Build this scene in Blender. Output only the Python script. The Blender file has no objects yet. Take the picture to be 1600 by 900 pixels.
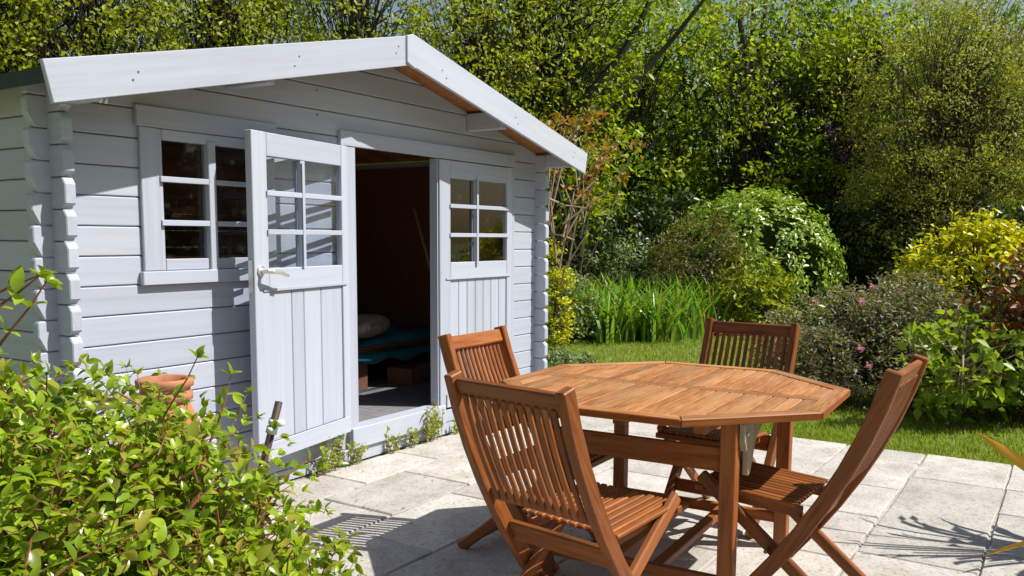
import bpy, math, random
import numpy as np
from mathutils import Vector, Matrix
R = math.radians
S = bpy.context.scene
COL = S.collection

# ------------------------------------------------------------------ camera
CAM = Vector((-2.018, -3.552, 1.324))
YAW, PITCH, ROLL = 0.9963, 0.1096, 0.0051
FW = Vector((math.sin(YAW), math.cos(YAW), 0)); RT = Vector((math.cos(YAW), -math.sin(YAW), 0))
fwd = FW * math.cos(PITCH) + Vector((0, 0, -math.sin(PITCH)))
up0 = RT.cross(fwd)
rgt = RT * math.cos(ROLL) + up0 * math.sin(ROLL); upv = up0 * math.cos(ROLL) - RT * math.sin(ROLL)
cd = bpy.data.cameras.new('camera'); cam = bpy.data.objects.new('camera', cd); COL.objects.link(cam)
cam.matrix_world = Matrix(((rgt.x, upv.x, -fwd.x, CAM.x), (rgt.y, upv.y, -fwd.y, CAM.y), (rgt.z, upv.z, -fwd.z, CAM.z), (0, 0, 0, 1)))
cd.sensor_width = 36; cd.lens = 1369.4 / 1600 * 36; cd.shift_y = 71.84 / 1600
cd.clip_start = 0.05; cd.clip_end = 600
S.camera = cam
# ------------------------------------------------------------------ light
SUN = Vector((0.29, -0.564, 0.773)).normalized()          # towards the sun
EL = math.asin(SUN.z); AZ = math.atan2(SUN.x, SUN.y)
W = bpy.data.worlds.new('World'); S.world = W; W.use_nodes = True
nt = W.node_tree; sky = nt.nodes.new('ShaderNodeTexSky'); sky.sky_type = 'NISHITA'; sky.sun_disc = False
sky.sun_elevation = EL; sky.sun_rotation = AZ; sky.air_density = 1.6; sky.dust_density = 1.3; sky.ozone_density = 1.0
nt.links.new(sky.outputs[0], nt.nodes['Background'].inputs[0]); nt.nodes['Background'].inputs[1].default_value = 0.06
sl = bpy.data.lights.new('sun', 'SUN'); sl.energy = 5.0; sl.angle = R(0.53); sl.color = (1.0, 0.965, 0.90)
so = bpy.data.objects.new('sun', sl); COL.objects.link(so); so.rotation_euler = SUN.to_track_quat('Z', 'Y').to_euler(); so.location = (5, -9, 14)
S.view_settings.view_transform = 'Standard'; S.view_settings.look = 'None'; S.view_settings.exposure = 0.48; S.view_settings.gamma = 1
S.cycles.max_bounces = 8; S.cycles.transparent_max_bounces = 12; S.cycles.transmission_bounces = 4; S.cycles.diffuse_bounces = 4
rng = np.random.default_rng(11); random.seed(5)

# ------------------------------------------------------------------ helpers
def spot(depth, side, z=0.0):
    """a place in the garden: metres ahead of the terrace corner and metres to the right of it"""
    v = Vector((CAM.x, CAM.y, 0)) + FW * depth + RT * side; v.z = z; return v
def tag(o, label=None, cat=None, group=None, kind=None):
    if label: o['label'] = label
    if cat: o['category'] = cat
    if group: o['group'] = group
    if kind: o['kind'] = kind
    return o
def empty(name, loc=(0, 0, 0), rz=0.0, label=None, cat=None, group=None):
    o = bpy.data.objects.new(name, None); COL.objects.link(o); o.location = loc; o.rotation_euler = (0, 0, rz)
    o.empty_display_size = 0.1
    return tag(o, label, cat, group)
def link(name, me, mat=None, parent=None, M=None):
    o = bpy.data.objects.new(name, me); COL.objects.link(o)
    if mat is not None and not me.materials: me.materials.append(mat)
    if parent is not None: o.parent = parent
    if M is not None: o.matrix_local = M
    return o
def mesh(verts, faces, smooth=False):
    me = bpy.data.meshes.new('m'); me.from_pydata([tuple(v) for v in verts], [], faces); me.update()
    if smooth: me.polygons.foreach_set('use_smooth', [True] * len(me.polygons))
    return me
def bev(o, w=0.003, seg=1):
    m = o.modifiers.new('b', 'BEVEL'); m.width = w; m.segments = seg; m.limit_method = 'ANGLE'; m.angle_limit = R(35); return o
class MB:
    def __init__(s): s.v = []; s.f = []
    def box(s, c, d, M=None):
        c = Vector(c); h = Vector(d) / 2; b = len(s.v)
        for i in (-1, 1):
            for j in (-1, 1):
                for k in (-1, 1):
                    p = Vector((h.x * i, h.y * j, h.z * k))
                    if M is not None: p = M @ p
                    s.v.append(c + p)
        for q in ((0, 1, 3, 2), (4, 6, 7, 5), (0, 4, 5, 1), (2, 3, 7, 6), (0, 2, 6, 4), (1, 5, 7, 3)): s.f.append(tuple(b + i for i in q))
        return s
    def span(s, a, b): a = Vector(a); b = Vector(b); return s.box((a + b) / 2, [abs(t) for t in (b - a)])
    def prism(s, poly, ax, a0, a1):
        n = len(poly); b = len(s.v)
        for a in (a0, a1):
            for (p, q) in poly:
                s.v.append(Vector((p, a, q)) if ax == 'y' else Vector((a, p, q)) if ax == 'x' else Vector((p, q, a)))
        ar = sum(poly[i][0] * poly[(i + 1) % n][1] - poly[(i + 1) % n][0] * poly[i][1] for i in range(n))
        flip = (ar > 0) != (ax == 'y')
        f1 = tuple(b + i for i in range(n)); f2 = tuple(b + n + i for i in range(n))
        # outward winding
        s.f.append(f1[::-1] if flip else f1); s.f.append(f2 if flip else f2[::-1])
        for i in range(n):
            j = (i + 1) % n; q = (b + i, b + j, b + n + j, b + n + i); s.f.append(q if flip else q[::-1])
        return s
    def tube(s, path, rad, n=6, cap=True):
        path = [Vector(p) for p in path]; b = len(s.v); m = len(path)
        if not hasattr(rad, '__len__'): rad = [rad] * m
        px = None
        for i, p in enumerate(path):
            t = (path[min(i + 1, m - 1)] - path[max(i - 1, 0)]).normalized()
            if px is None: px = t.orthogonal().normalized()
            px = (px - t * px.dot(t)).normalized(); py = t.cross(px)
            for k in range(n):
                a = 2 * math.pi * k / n; s.v.append(p + (px * math.cos(a) + py * math.sin(a)) * rad[i])
        for i in range(m - 1):
            for k in range(n):
                l = (k + 1) % n; s.f.append((b + i * n + k, b + i * n + l, b + (i + 1) * n + l, b + (i + 1) * n + k))
        if cap: s.f.append(tuple(b + k for k in range(n))[::-1]); s.f.append(tuple(b + (m - 1) * n + k for k in range(n)))
        return s
    def lathe(s, prof, n=24, c=(0, 0, 0)):
        b = len(s.v); c = Vector(c)
        for (r, z) in prof:
            for k in range(n): a = 2 * math.pi * k / n; s.v.append(c + Vector((r * math.cos(a), r * math.sin(a), z)))
        for i in range(len(prof) - 1):
            for k in range(n):
                l = (k + 1) % n; s.f.append((b + i * n + k, b + i * n + l, b + (i + 1) * n + l, b + (i + 1) * n + k))
        return s
    def build(s, name, mat, parent=None, smooth=False, bevel=0, M=None):
        o = link(name, mesh(s.v, s.f, smooth), mat, parent, M)
        if bevel: bev(o, bevel)
        return o
_stick = {}
def stick(name, a, b, w, h, mat, parent, side=(1, 0, 0), bevel=0.003, roll=0.0):
    """squared timber from a to b, grain along its own x; w is its size along 'side', h across"""
    a = Vector(a); b = Vector(b); L = (b - a).length
    key = (round(L, 4), w, h, mat.name)
    if key not in _stick:
        m = MB().box((0, 0, 0), (L, w, h)); me = mesh(m.v, m.f); me.materials.append(mat); _stick[key] = me
    x = (b - a).normalized(); sd = Vector(side); y = (sd - x * sd.dot(x)).normalized(); z = x.cross(y); c = (a + b) / 2
    M = Matrix(((x.x, y.x, z.x, c.x), (x.y, y.y, z.y, c.y), (x.z, y.z, z.z, c.z), (0, 0, 0, 1)))
    o = link(name, _stick[key], None, parent, M)
    if bevel: bev(o, bevel)
    return o
def copy_tree(o, parent=None):
    c = o.copy(); COL.objects.link(c)
    if parent is not None: c.parent = parent
    for ch in list(o.children): copy_tree(ch, c)
    return c

# ------------------------------------------------------------------ materials
def newmat(name):
    m = bpy.data.materials.new(name); m.use_nodes = True; n = m.node_tree.nodes; l = m.node_tree.links
    return m, n, l, n['Principled BSDF']
def nd(n, t, **kw):
    x = n.new(t)
    for k, v in kw.items():
        if k.startswith('i_'): x.inputs[int(k[2:]) if k[2:].isdigit() else k[2:]].default_value = v
        else: setattr(x, k, v)
    return x
def ramp(n, stops):
    r = n.new('ShaderNodeValToRGB'); e = r.color_ramp.elements
    while len(e) < len(stops): e.new(0.5)
    for i, (p, c) in enumerate(stops): e[i].position = p; e[i].color = (*c, 1)
    return r
def coords(n, l, scale, obj_rand=True):
    tc = n.new('ShaderNodeTexCoord'); mp = nd(n, 'ShaderNodeMapping'); mp.inputs['Scale'].default_value = scale
    if obj_rand:
        oi = n.new('ShaderNodeObjectInfo'); mu = nd(n, 'ShaderNodeVectorMath', operation='SCALE'); cb = n.new('ShaderNodeCombineXYZ')
        for i in range(3): l.new(oi.outputs['Random'], cb.inputs[i])
        l.new(cb.outputs[0], mu.inputs[0]); mu.inputs['Scale'].default_value = 13.0
        ad = nd(n, 'ShaderNodeVectorMath', operation='ADD'); l.new(tc.outputs['Object'], ad.inputs[0]); l.new(mu.outputs[0], ad.inputs[1]); l.new(ad.outputs[0], mp.inputs[0])
    else: l.new(tc.outputs['Object'], mp.inputs[0])
    return mp
def wood(name, dark, mid, light, rough=0.5, grain=(3, 60, 60), bump=0.25, spec=0.4, wear=None, objvar=0.25):
    m, n, l, b = newmat(name); mp = coords(n, l, grain)
    no = nd(n, 'ShaderNodeTexNoise', i_Scale=1.0, i_Detail=6.0, i_Roughness=0.62); l.new(mp.outputs[0], no.inputs[0])
    r = ramp(n, [(0.28, dark), (0.5, mid), (0.74, light)]); l.new(no.outputs[0], r.inputs[0]); out = r.outputs[0]
    if wear:
        mp2 = coords(n, l, (2.2, 9, 9)); n2 = nd(n, 'ShaderNodeTexNoise', i_Scale=1.3, i_Detail=4.0); l.new(mp2.outputs[0], n2.inputs[0])
        r2 = ramp(n, [(0.45, (0, 0, 0)), (0.7, (1, 1, 1))]); l.new(n2.outputs[0], r2.inputs[0])
        mx = nd(n, 'ShaderNodeMix', data_type='RGBA'); l.new(r2.outputs[0], mx.inputs[0]); l.new(out, mx.inputs[6]); mx.inputs[7].default_value = (*wear, 1); out = mx.outputs[2]
    oi = n.new('ShaderNodeObjectInfo'); mr = nd(n, 'ShaderNodeMapRange'); mr.inputs['To Min'].default_value = 1 - objvar; mr.inputs['To Max'].default_value = 1 + objvar
    l.new(oi.outputs['Random'], mr.inputs[0]); hs = nd(n, 'ShaderNodeHueSaturation'); l.new(mr.outputs[0], hs.inputs['Value']); l.new(out, hs.inputs['Color'])
    l.new(hs.outputs[0], b.inputs['Base Color']); b.inputs['Roughness'].default_value = rough; b.inputs['Specular IOR Level'].default_value = spec
    bp = nd(n, 'ShaderNodeBump', i_Strength=bump, i_Distance=0.002); l.new(no.outputs[0], bp.inputs['Height']); l.new(bp.outputs[0], b.inputs['Normal'])
    return m
def paint(name, col, grain=(0.8, 30, 30), rough=0.5, worn=0.5):
    m, n, l, b = newmat(name); mp = coords(n, l, grain)
    no = nd(n, 'ShaderNodeTexNoise', i_Scale=1.0, i_Detail=7.0, i_Roughness=0.65); l.new(mp.outputs[0], no.inputs[0])
    c = np.array(col); r = ramp(n, [(0.28, tuple(c * 0.90)), (0.5, tuple(c)), (0.72, tuple(np.minimum(c * 1.06, 0.95)))]); l.new(no.outputs[0], r.inputs[0])
    # flaked and scuffed patches showing pale wood
    mp2 = coords(n, l, (grain[0] * 4, grain[1] * 0.7, grain[2] * 0.7)); n2 = nd(n, 'ShaderNodeTexNoise', i_Scale=1.6, i_Detail=5.0, i_Roughness=0.7); l.new(mp2.outputs[0], n2.inputs[0])
    mp3 = coords(n, l, (0.9, 2.2, 2.2)); n3 = nd(n, 'ShaderNodeTexNoise', i_Scale=1.0, i_Detail=2.0); l.new(mp3.outputs[0], n3.inputs[0])
    mm = nd(n, 'ShaderNodeMath', operation='MULTIPLY'); l.new(n2.outputs[0], mm.inputs[0]); l.new(n3.outputs[0], mm.inputs[1])
    r2 = ramp(n, [(0.33, (0, 0, 0)), (0.38, (1, 1, 1))]); l.new(mm.outputs[0], r2.inputs[0])
    fm = nd(n, 'ShaderNodeMath', operation='MULTIPLY'); fm.inputs[1].default_value = worn; l.new(r2.outputs[0], fm.inputs[0])
    mx = nd(n, 'ShaderNodeMix', data_type='RGBA'); l.new(fm.outputs[0], mx.inputs[0]); l.new(r.outputs[0], mx.inputs[6]); mx.inputs[7].default_value = (0.50, 0.47, 0.43, 1)
    oi = n.new('ShaderNodeObjectInfo'); mr = nd(n, 'ShaderNodeMapRange'); mr.inputs['To Min'].default_value = 0.92; mr.inputs['To Max'].default_value = 1.05
    l.new(oi.outputs['Random'], mr.inputs[0]); hs = nd(n, 'ShaderNodeHueSaturation'); l.new(mr.outputs[0], hs.inputs['Value']); l.new(mx.outputs[2], hs.inputs['Color'])
    l.new(hs.outputs[0], b.inputs['Base Color']); b.inputs['Roughness'].default_value = rough; b.inputs['Specular IOR Level'].default_value = 0.35
    bp = nd(n, 'ShaderNodeBump', i_Strength=0.3, i_Distance=0.0015); l.new(no.outputs[0], bp.inputs['Height']); l.new(bp.outputs[0], b.inputs['Normal'])
    return m
def leafmat(name, cols, trans=0.35, rough=0.45, gloss=0.35, tcol=None):
    """leaves: every leaf its own tint, light passes through"""
    m, n, l, b = newmat(name); g = n.new('ShaderNodeNewGeometry')
    k = len(cols); r = ramp(n, [(i / max(k - 1, 1), c) for i, c in enumerate(cols)]); l.new(g.outputs['Random Per Island'], r.inputs[0])
    l.new(r.outputs[0], b.inputs['Base Color']); b.inputs['Roughness'].default_value = rough; b.inputs['Specular IOR Level'].default_value = gloss
    t = n.new('ShaderNodeBsdfTranslucent'); hs = nd(n, 'ShaderNodeMix', data_type='RGBA', blend_type='MULTIPLY'); hs.inputs[0].default_value = 1
    l.new(r.outputs[0], hs.inputs[6]); hs.inputs[7].default_value = (*(tcol or (1.5, 1.6, 0.5)), 1); l.new(hs.outputs[2], t.inputs[0])
    ms = n.new('ShaderNodeMixShader'); ms.inputs[0].default_value = trans; l.new(b.outputs[0], ms.inputs[1]); l.new(t.outputs[0], ms.inputs[2])
    l.new(ms.outputs[0], n['Material Output'].inputs[0]); return m
def plain(name, col, rough=0.6, metal=0.0, spec=0.4, noise=0.0, scale=20, bump=0.0):
    m, n, l, b = newmat(name); b.inputs['Roughness'].default_value = rough; b.inputs['Metallic'].default_value = metal; b.inputs['Specular IOR Level'].default_value = spec
    if noise:
        mp = coords(n, l, (scale,) * 3); no = nd(n, 'ShaderNodeTexNoise', i_Scale=1.0, i_Detail=6.0, i_Roughness=0.6); l.new(mp.outputs[0], no.inputs[0])
        c = np.array(col); r = ramp(n, [(0.25, tuple(c * (1 - noise))), (0.75, tuple(np.minimum(c * (1 + noise), 1)))]); l.new(no.outputs[0], r.inputs[0]); l.new(r.outputs[0], b.inputs['Base Color'])
        if bump: bp = nd(n, 'ShaderNodeBump', i_Strength=bump, i_Distance=0.004); l.new(no.outputs[0], bp.inputs['Height']); l.new(bp.outputs[0], b.inputs['Normal'])
    else: b.inputs['Base Color'].default_value = (*col, 1)
    return m
def glassmat():
    m, n, l, b = newmat('window_glass'); n.remove(b)
    t = n.new('ShaderNodeBsdfTransparent'); t.inputs[0].default_value = (0.90, 0.92, 0.95, 1)
    g = n.new('ShaderNodeBsdfGlossy'); g.inputs['Roughness'].default_value = 0.03; fr = nd(n, 'ShaderNodeFresnel', i_IOR=1.5)
    ge = n.new('ShaderNodeNewGeometry'); mi = nd(n, 'ShaderNodeMapRange'); mi.inputs['To Min'].default_value = 1.5; mi.inputs['To Max'].default_value = 1 / 1.5   # both faces of the pane meet air
    l.new(ge.outputs['Backfacing'], mi.inputs[0]); l.new(mi.outputs[0], fr.inputs[0])
    d = n.new('ShaderNodeBsdfDiffuse'); d.inputs[0].default_value = (0.5, 0.5, 0.5, 1)
    mp = coords(n, l, (9, 9, 9)); no = nd(n, 'ShaderNodeTexNoise', i_Scale=1.0, i_Detail=6.0, i_Roughness=0.7); l.new(mp.outputs[0], no.inputs[0])
    r = ramp(n, [(0.58, (0, 0, 0)), (0.8, (0.06, 0.06, 0.06))]); l.new(no.outputs[0], r.inputs[0])
    mx = n.new('ShaderNodeMixShader'); l.new(fr.outputs[0], mx.inputs[0]); l.new(t.outputs[0], mx.inputs[1]); l.new(g.outputs[0], mx.inputs[2])
    m2 = n.new('ShaderNodeMixShader'); l.new(r.outputs[0], m2.inputs[0]); l.new(mx.outputs[0], m2.inputs[1]); l.new(d.outputs[0], m2.inputs[2])
    l.new(m2.outputs[0], n['Material Output'].inputs[0]); return m
def slabmat():
    m, n, l, b = newmat('riven_paving'); mp = coords(n, l, (1, 1, 1))
    a = nd(n, 'ShaderNodeTexNoise', i_Scale=4.0, i_Detail=6.0, i_Roughness=0.65); c = nd(n, 'ShaderNodeTexNoise', i_Scale=60.0, i_Detail=4.0, i_Roughness=0.6)
    l.new(mp.outputs[0], a.inputs[0]); l.new(mp.outputs[0], c.inputs[0])
    r = ramp(n, [(0.3, (0.36, 0.325, 0.28)), (0.5, (0.465, 0.435, 0.40)), (0.72, (0.56, 0.53, 0.485))]); l.new(a.outputs[0], r.inputs[0])
    r2 = ramp(n, [(0.33, (0.50, 0.48, 0.45)), (0.47, (1, 1, 1))]); l.new(c.outputs[0], r2.inputs[0])
    mx = nd(n, 'ShaderNodeMix', data_type='RGBA', blend_type='MULTIPLY'); mx.inputs[0].default_value = 0.75; l.new(r.outputs[0], mx.inputs[6]); l.new(r2.outputs[0], mx.inputs[7])
    # dark lichen and damp staining
    s = nd(n, 'ShaderNodeTexNoise', i_Scale=9.0, i_Detail=8.0, i_Roughness=0.75); l.new(mp.outputs[0], s.inputs[0]); r3 = ramp(n, [(0.50, (0, 0, 0)), (0.72, (0.45, 0.45, 0.45))]); l.new(s.outputs[0], r3.inputs[0])
    m3 = nd(n, 'ShaderNodeMix', data_type='RGBA'); l.new(r3.outputs[0], m3.inputs[0]); l.new(mx.outputs[2], m3.inputs[6]); m3.inputs[7].default_value = (0.30, 0.275, 0.235, 1)
    oi = n.new('ShaderNodeObjectInfo'); mr = nd(n, 'ShaderNodeMapRange'); mr.inputs['To Min'].default_value = 0.86; mr.inputs['To Max'].default_value = 1.08; l.new(oi.outputs['Random'], mr.inputs[0])
    hs = nd(n, 'ShaderNodeHueSaturation'); l.new(mr.outputs[0], hs.inputs['Value']); l.new(m3.outputs[2], hs.inputs['Color']); l.new(hs.outputs[0], b.inputs['Base Color'])
    b.inputs['Roughness'].default_value = 0.85; b.inputs['Specular IOR Level'].default_value = 0.25
    ad = nd(n, 'ShaderNodeMath', operation='MULTIPLY_ADD'); ad.inputs[1].default_value = 0.35; l.new(c.outputs[0], ad.inputs[0]); l.new(a.outputs[0], ad.inputs[2])
    bp = nd(n, 'ShaderNodeBump', i_Strength=0.55, i_Distance=0.012); l.new(ad.outputs[0], bp.inputs['Height']); l.new(bp.outputs[0], b.inputs['Normal']); return m
PAINT = (0.42, 0.45, 0.53)
M = {}
M['paint'] = paint('grey_paint', PAINT)
M['paint_v'] = paint('grey_paint_upright', PAINT, grain=(40, 40, 1.2), worn=0.3)
M['paint_side'] = paint('grey_paint_side', PAINT, grain=(40, 1.2, 40), worn=0.2)
M['barge'] = paint('grey_paint_bargeboard', (0.44, 0.465, 0.54), grain=(1.2, 40, 30), worn=0.35)
M['pine'] = wood('bare_pine', (0.24, 0.09, 0.025), (0.36, 0.145, 0.04), (0.44, 0.2, 0.06), grain=(20, 2, 20))
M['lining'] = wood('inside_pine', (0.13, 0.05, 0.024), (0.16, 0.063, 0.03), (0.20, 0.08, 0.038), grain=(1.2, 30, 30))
M['felt'] = plain('roof_felt', (0.035, 0.05, 0.045), 0.9, noise=0.3, scale=60)
M['teak'] = wood('teak_furniture', (0.10, 0.026, 0.006), (0.235, 0.068, 0.013), (0.35, 0.122, 0.026), rough=0.48, spec=0.3, grain=(4, 60, 60), objvar=0.27, wear=(0.25, 0.09, 0.03))
M['teak_edge'] = wood('oiled_teak_edge', (0.15, 0.04, 0.006), (0.24, 0.07, 0.011), (0.31, 0.10, 0.018), rough=0.5, grain=(5, 80, 80), objvar=0.12, spec=0.28)
M['teak_top'] = wood('weathered_teak', (0.16, 0.052, 0.014), (0.34, 0.135, 0.04), (0.49, 0.235, 0.09), rough=0.5, grain=(9, 110, 110), wear=(0.40, 0.21, 0.095), objvar=0.26)
M['teak_grey'] = wood('silvered_teak', (0.20, 0.155, 0.10), (0.33, 0.27, 0.185), (0.42, 0.36, 0.26), rough=0.7, grain=(30, 30, 4))
M['glass'] = glassmat(); M['slab'] = slabmat()
M['mortar'] = plain('pale_mortar', (0.34, 0.32, 0.29), 0.9, noise=0.55, scale=9, bump=0.4)
M['white'] = plain('white_plastic', (0.75, 0.77, 0.78), 0.35)
M['handle'] = plain('pale_nickel', (0.72, 0.70, 0.66), 0.25, metal=0.7)
M['steel'] = plain('steel', (0.55, 0.54, 0.52), 0.28, metal=1.0)
M['terra'] = plain('terracotta', (0.42, 0.17, 0.085), 0.75, noise=0.3, scale=9, bump=0.15)
M['bark'] = plain('grey_bark', (0.075, 0.062, 0.048), 0.9, noise=0.5, scale=25, bump=0.6)
M['bark_dark'] = plain('dark_bark', (0.035, 0.028, 0.02), 0.9, noise=0.5, scale=25, bump=0.6)
M['twig'] = plain('red_brown_stem', (0.20, 0.065, 0.035), 0.6, noise=0.3, scale=30)
M['drytwig'] = plain('dry_pale_twig', (0.33, 0.24, 0.16), 0.8, noise=0.3, scale=30)
M['soil'] = plain('soil', (0.055, 0.04, 0.028), 0.95, noise=0.5, scale=14, bump=0.8)
M['lawn'] = plain('lawn_ground', (0.15, 0.19, 0.04), 0.95, noise=0.35, scale=5, bump=0.4)

# ------------------------------------------------------------------ ground
g = MB(); g.v = [Vector(v) for v in ((-150, -150, -0.035), (150, -150, -0.035), (150, 150, -0.035), (-150, 150, -0.035))]; g.f = [(0, 1, 2, 3)]
tag(g.build('lawn', M['lawn']), kind='structure')
patio = MB().span((-4.5, -5.6, -0.12), (3.865, 0.05, -0.010)).build('patio', M['mortar']); tag(patio, kind='structure')
rows = [-0.05, -0.39, -0.86, -1.33, -1.835, -2.35, -2.82, -3.285, -3.76, -4.25, -4.75, -5.25]
known = {0: [1.43, 2.06, 2.75, 3.3], 1: [1.10, 1.73, 2.35, 3.0], 2: [0.82, 1.55, 2.2, 2.85, 3.35], 3: [0.50, 1.15, 1.9, 2.45, 3.1], 4: [0.2, 0.85, 1.5, 2.1, 2.75, 3.3],
         5: [-0.3, 0.4, 1.05, 1.7, 2.353, 2.9, 3.565], 6: [0.55, 1.2, 1.85, 2.353 + 0.0, 3.243], 7: [0.75, 1.45, 2.1, 2.75, 3.24]}
known[6] = [0.55, 1.15, 1.83, 3.243]
for ri in range(len(rows) - 1):
    y1, y0 = rows[ri], rows[ri + 1]; xs = list(known.get(ri, []))
    if not xs: xs = list(np.arange(-0.2 + 0.3 * (ri % 2), 3.6, 0.68))
    x = xs[0]
    while x > -4.2: x -= rng.uniform(0.5, 0.75); xs.insert(0, x)
    xs.append(3.868)
    for a, b in zip(xs[:-1], xs[1:]):
        if b < -1.9 and y1 < -3: continue
        gp = 0.006; nx = 5; v = []; zz = rng.normal(0, 0.0018); tx, ty = rng.normal(0, 0.0025, 2)
        cx, cy = (a + b) / 2, (y0 + y1) / 2
        # outline with slightly irregular edges
        pts = []
        for (p, q) in (((a + gp, y0 + gp), (b - gp, y0 + gp)), ((b - gp, y0 + gp), (b - gp, y1 - gp)), ((b - gp, y1 - gp), (a + gp, y1 - gp)), ((a + gp, y1 - gp), (a + gp, y0 + gp))):
            for k in range(4):
                t = k / 4; j = rng.normal(0, 0.0022, 2); pts.append((p[0] + (q[0] - p[0]) * t + j[0] - cx, p[1] + (q[1] - p[1]) * t + j[1] - cy))
        n = len(pts); ch = 0.006; m = MB()
        for (s, z) in ((1, -0.03), (1, -0.006), (0, 0)):
            for (px, py) in pts:
                f = 1 - (0 if s else ch / max(0.2, math.hypot(px, py))); m.v.append(Vector((px * f, py * f, z + (tx * px + ty * py))))
        m.v.append(Vector((0, 0, rng.normal(0, 0.0015))))
        for lv in range(2):
            for k in range(n): l2 = (k + 1) % n; m.f.append((lv * n + k, lv * n + l2, (lv + 1) * n + l2, (lv + 1) * n + k))
        for k in range(n): m.f.append((2 * n + k, 2 * n + (k + 1) % n, 3 * n))
        m.build('paving_slab', M['slab'], patio, M=Matrix.Translation((cx, cy, zz + 0.001)))

# ------------------------------------------------------------------ shed
XR = 3.83; XC = 1.918; B = 0.1299; Z0 = 0.067; T = 0.044; SL = 0.228; D = 2.5; EXT = 0.10; FEXT = 0.085
UND = 2.392                                                    # roof underside at the ridge
def und(x): return UND - SL * abs(x - XC)
shed = empty('garden_shed', (0, 0, 0), label='pale grey painted timber shed with one door open and overhanging gable roof', cat='shed')
fwall = empty('front_wall'); fwall.parent = shed
fwb = MB()
def endprof(x, s, z, h):                                        # carved log end, s = +1 to the right
    return [(x - s * 0.030, z), (x - s * 0.026, z + 0.05 * h), (x, z + 0.46 * h), (x, z + 0.95 * h), (x - s * 0.010, z + h)]
def fboard(x0, x1, z, h, pl=False, pr=False):
    """one log of the front wall between x0 and x1, clipped under the roof"""
    L = endprof(x0, -1, z, h) if pl else [(x0, z), (x0, z + h)]
    Rr = endprof(x1, 1, z, h) if pr else [(x1, z), (x1, z + h)]
    poly = L + Rr[::-1]
    top = [und(p[0]) - 0.001 for p in poly]
    if any(p[1] > t for p, t in zip(poly, top)):
        poly = clip(poly)
        if len(poly) < 3: return
    cx = sum(p[0] for p in poly) / len(poly); cz = sum(p[1] for p in poly) / len(poly)
    m = MB().prism([(p[0] - cx, p[1] - cz) for p in poly], 'y', 0.0, T)
    m.build('board', M['paint'], fwall, bevel=0.0045, M=Matrix.Translation((cx, 0, cz)))
def clip(poly):
    for s in (-1, 1):                                           # keep z <= UND-.004 - SL*s*(x-XC)
        f = lambda p: UND - 0.001 - SL * s * (p[0] - XC) - p[1]
        out = []
        for i in range(len(poly)):
            a, b = poly[i], poly[(i + 1) % len(poly)]; fa, fb = f(a), f(b)
            if fa >= 0: out.append(a)
            if (fa >= 0) != (fb >= 0): t = fa / (fa - fb); out.append((a[0] + (b[0] - a[0]) * t, a[1] + (b[1] - a[1]) * t))
        poly = out
        if len(poly) < 3: return poly
    return poly
WX0, WX1, WZ0, WZ1 = 0.44, 1.135, 1.13, 1.85                     # window hole
DX0, DX1, DZ1 = 1.72, 3.44, 1.88                               # door hole
for i in range(-1, 19):
    z = Z0 + B * i; h = B - 0.004
    if i < 0: z = 0.0; h = Z0 - 0.004
    if z > UND: break
    zt = z + h; segs = [(-FEXT, XR + FEXT)]
    def cut(segs, a, b):
        out = []
        for s, e in segs:
            if e <= a or s >= b: out.append((s, e)); continue
            if s < a: out.append((s, a))
            if e > b: out.append((b, e))
        return out
    if z < DZ1 - 0.02: segs = cut(segs, DX0, DX1)
    if zt > WZ0 + 0.03 and z < WZ1 - 0.03: segs = cut(segs, WX0, WX1)
    for s, e in segs: fboard(s, e, z, h, s == -FEXT and i >= 0 and zt < 1.93, e == XR + FEXT and i >= 0 and zt < 1.93) if not (zt >= 1.93 and i >= 0) else fboard(max(s, 0.0 - FEXT), min(e, XR + FEXT), z, h)
for side, xa, xb in (('l', 0.0, T), ('r', XR - T, XR)):
    w = empty('side_wall'); w.parent = shed
    for i in range(-1, 16):
        z = Z0 + B * (i - 0.5) if i >= 0 else 0.0; h = B - 0.004
        if i == 0: z = 0.0; h = Z0 + B * 0.5 - 0.002
        if i < 0: continue
        zc = und(0.0) - 0.006
        if z > zc - 0.02: break
        h = min(h, zc - z)
        f = [(-EXT + 0.024, z), (-EXT + 0.024, z + 0.07 * h), (-EXT, z + 0.15 * h), (-EXT, z + 0.82 * h), (-EXT + 0.018, z + h), (D + EXT, z + h), (D + EXT, z)]
        # the log runs through the corner: cut clear of the front wall logs by a whisker
        cy = D / 2; cz = z + h / 2
        m = MB().prism([(p[0] - cy, p[1] - cz) for p in f], 'x', -T / 2 - 0.002, T / 2 + 0.002)
        m.build('board', M['paint_side'], w, bevel=0.0045, M=Matrix.Translation(((xa + xb) / 2, cy, cz)))
bw = empty('back_wall'); bw.parent = shed
for i in range(19):
    z = Z0 + B * i
    poly = clip([(T, z), (XR - T, z), (XR - T, z + B - 0.002), (T, z + B - 0.002)])
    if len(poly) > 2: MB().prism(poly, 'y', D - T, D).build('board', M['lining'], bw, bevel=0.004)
# inside faces of the side walls and the floor
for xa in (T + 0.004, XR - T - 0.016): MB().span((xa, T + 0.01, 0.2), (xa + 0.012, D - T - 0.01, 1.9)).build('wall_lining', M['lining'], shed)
M['shedfloor'] = plain('grey_floor_boards', (0.19, 0.185, 0.19), 0.7, noise=0.2, scale=12)
for k in range(22):
    xa = T + 0.02 + k * (XR - 2 * T - 0.04) / 22
    MB().span((xa, T + 0.002, 0.15), (xa + (XR - 2 * T - 0.04) / 22 - 0.004, D - T - 0.005, 0.195)).build('floor_board', M['shedfloor'], shed)
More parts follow.
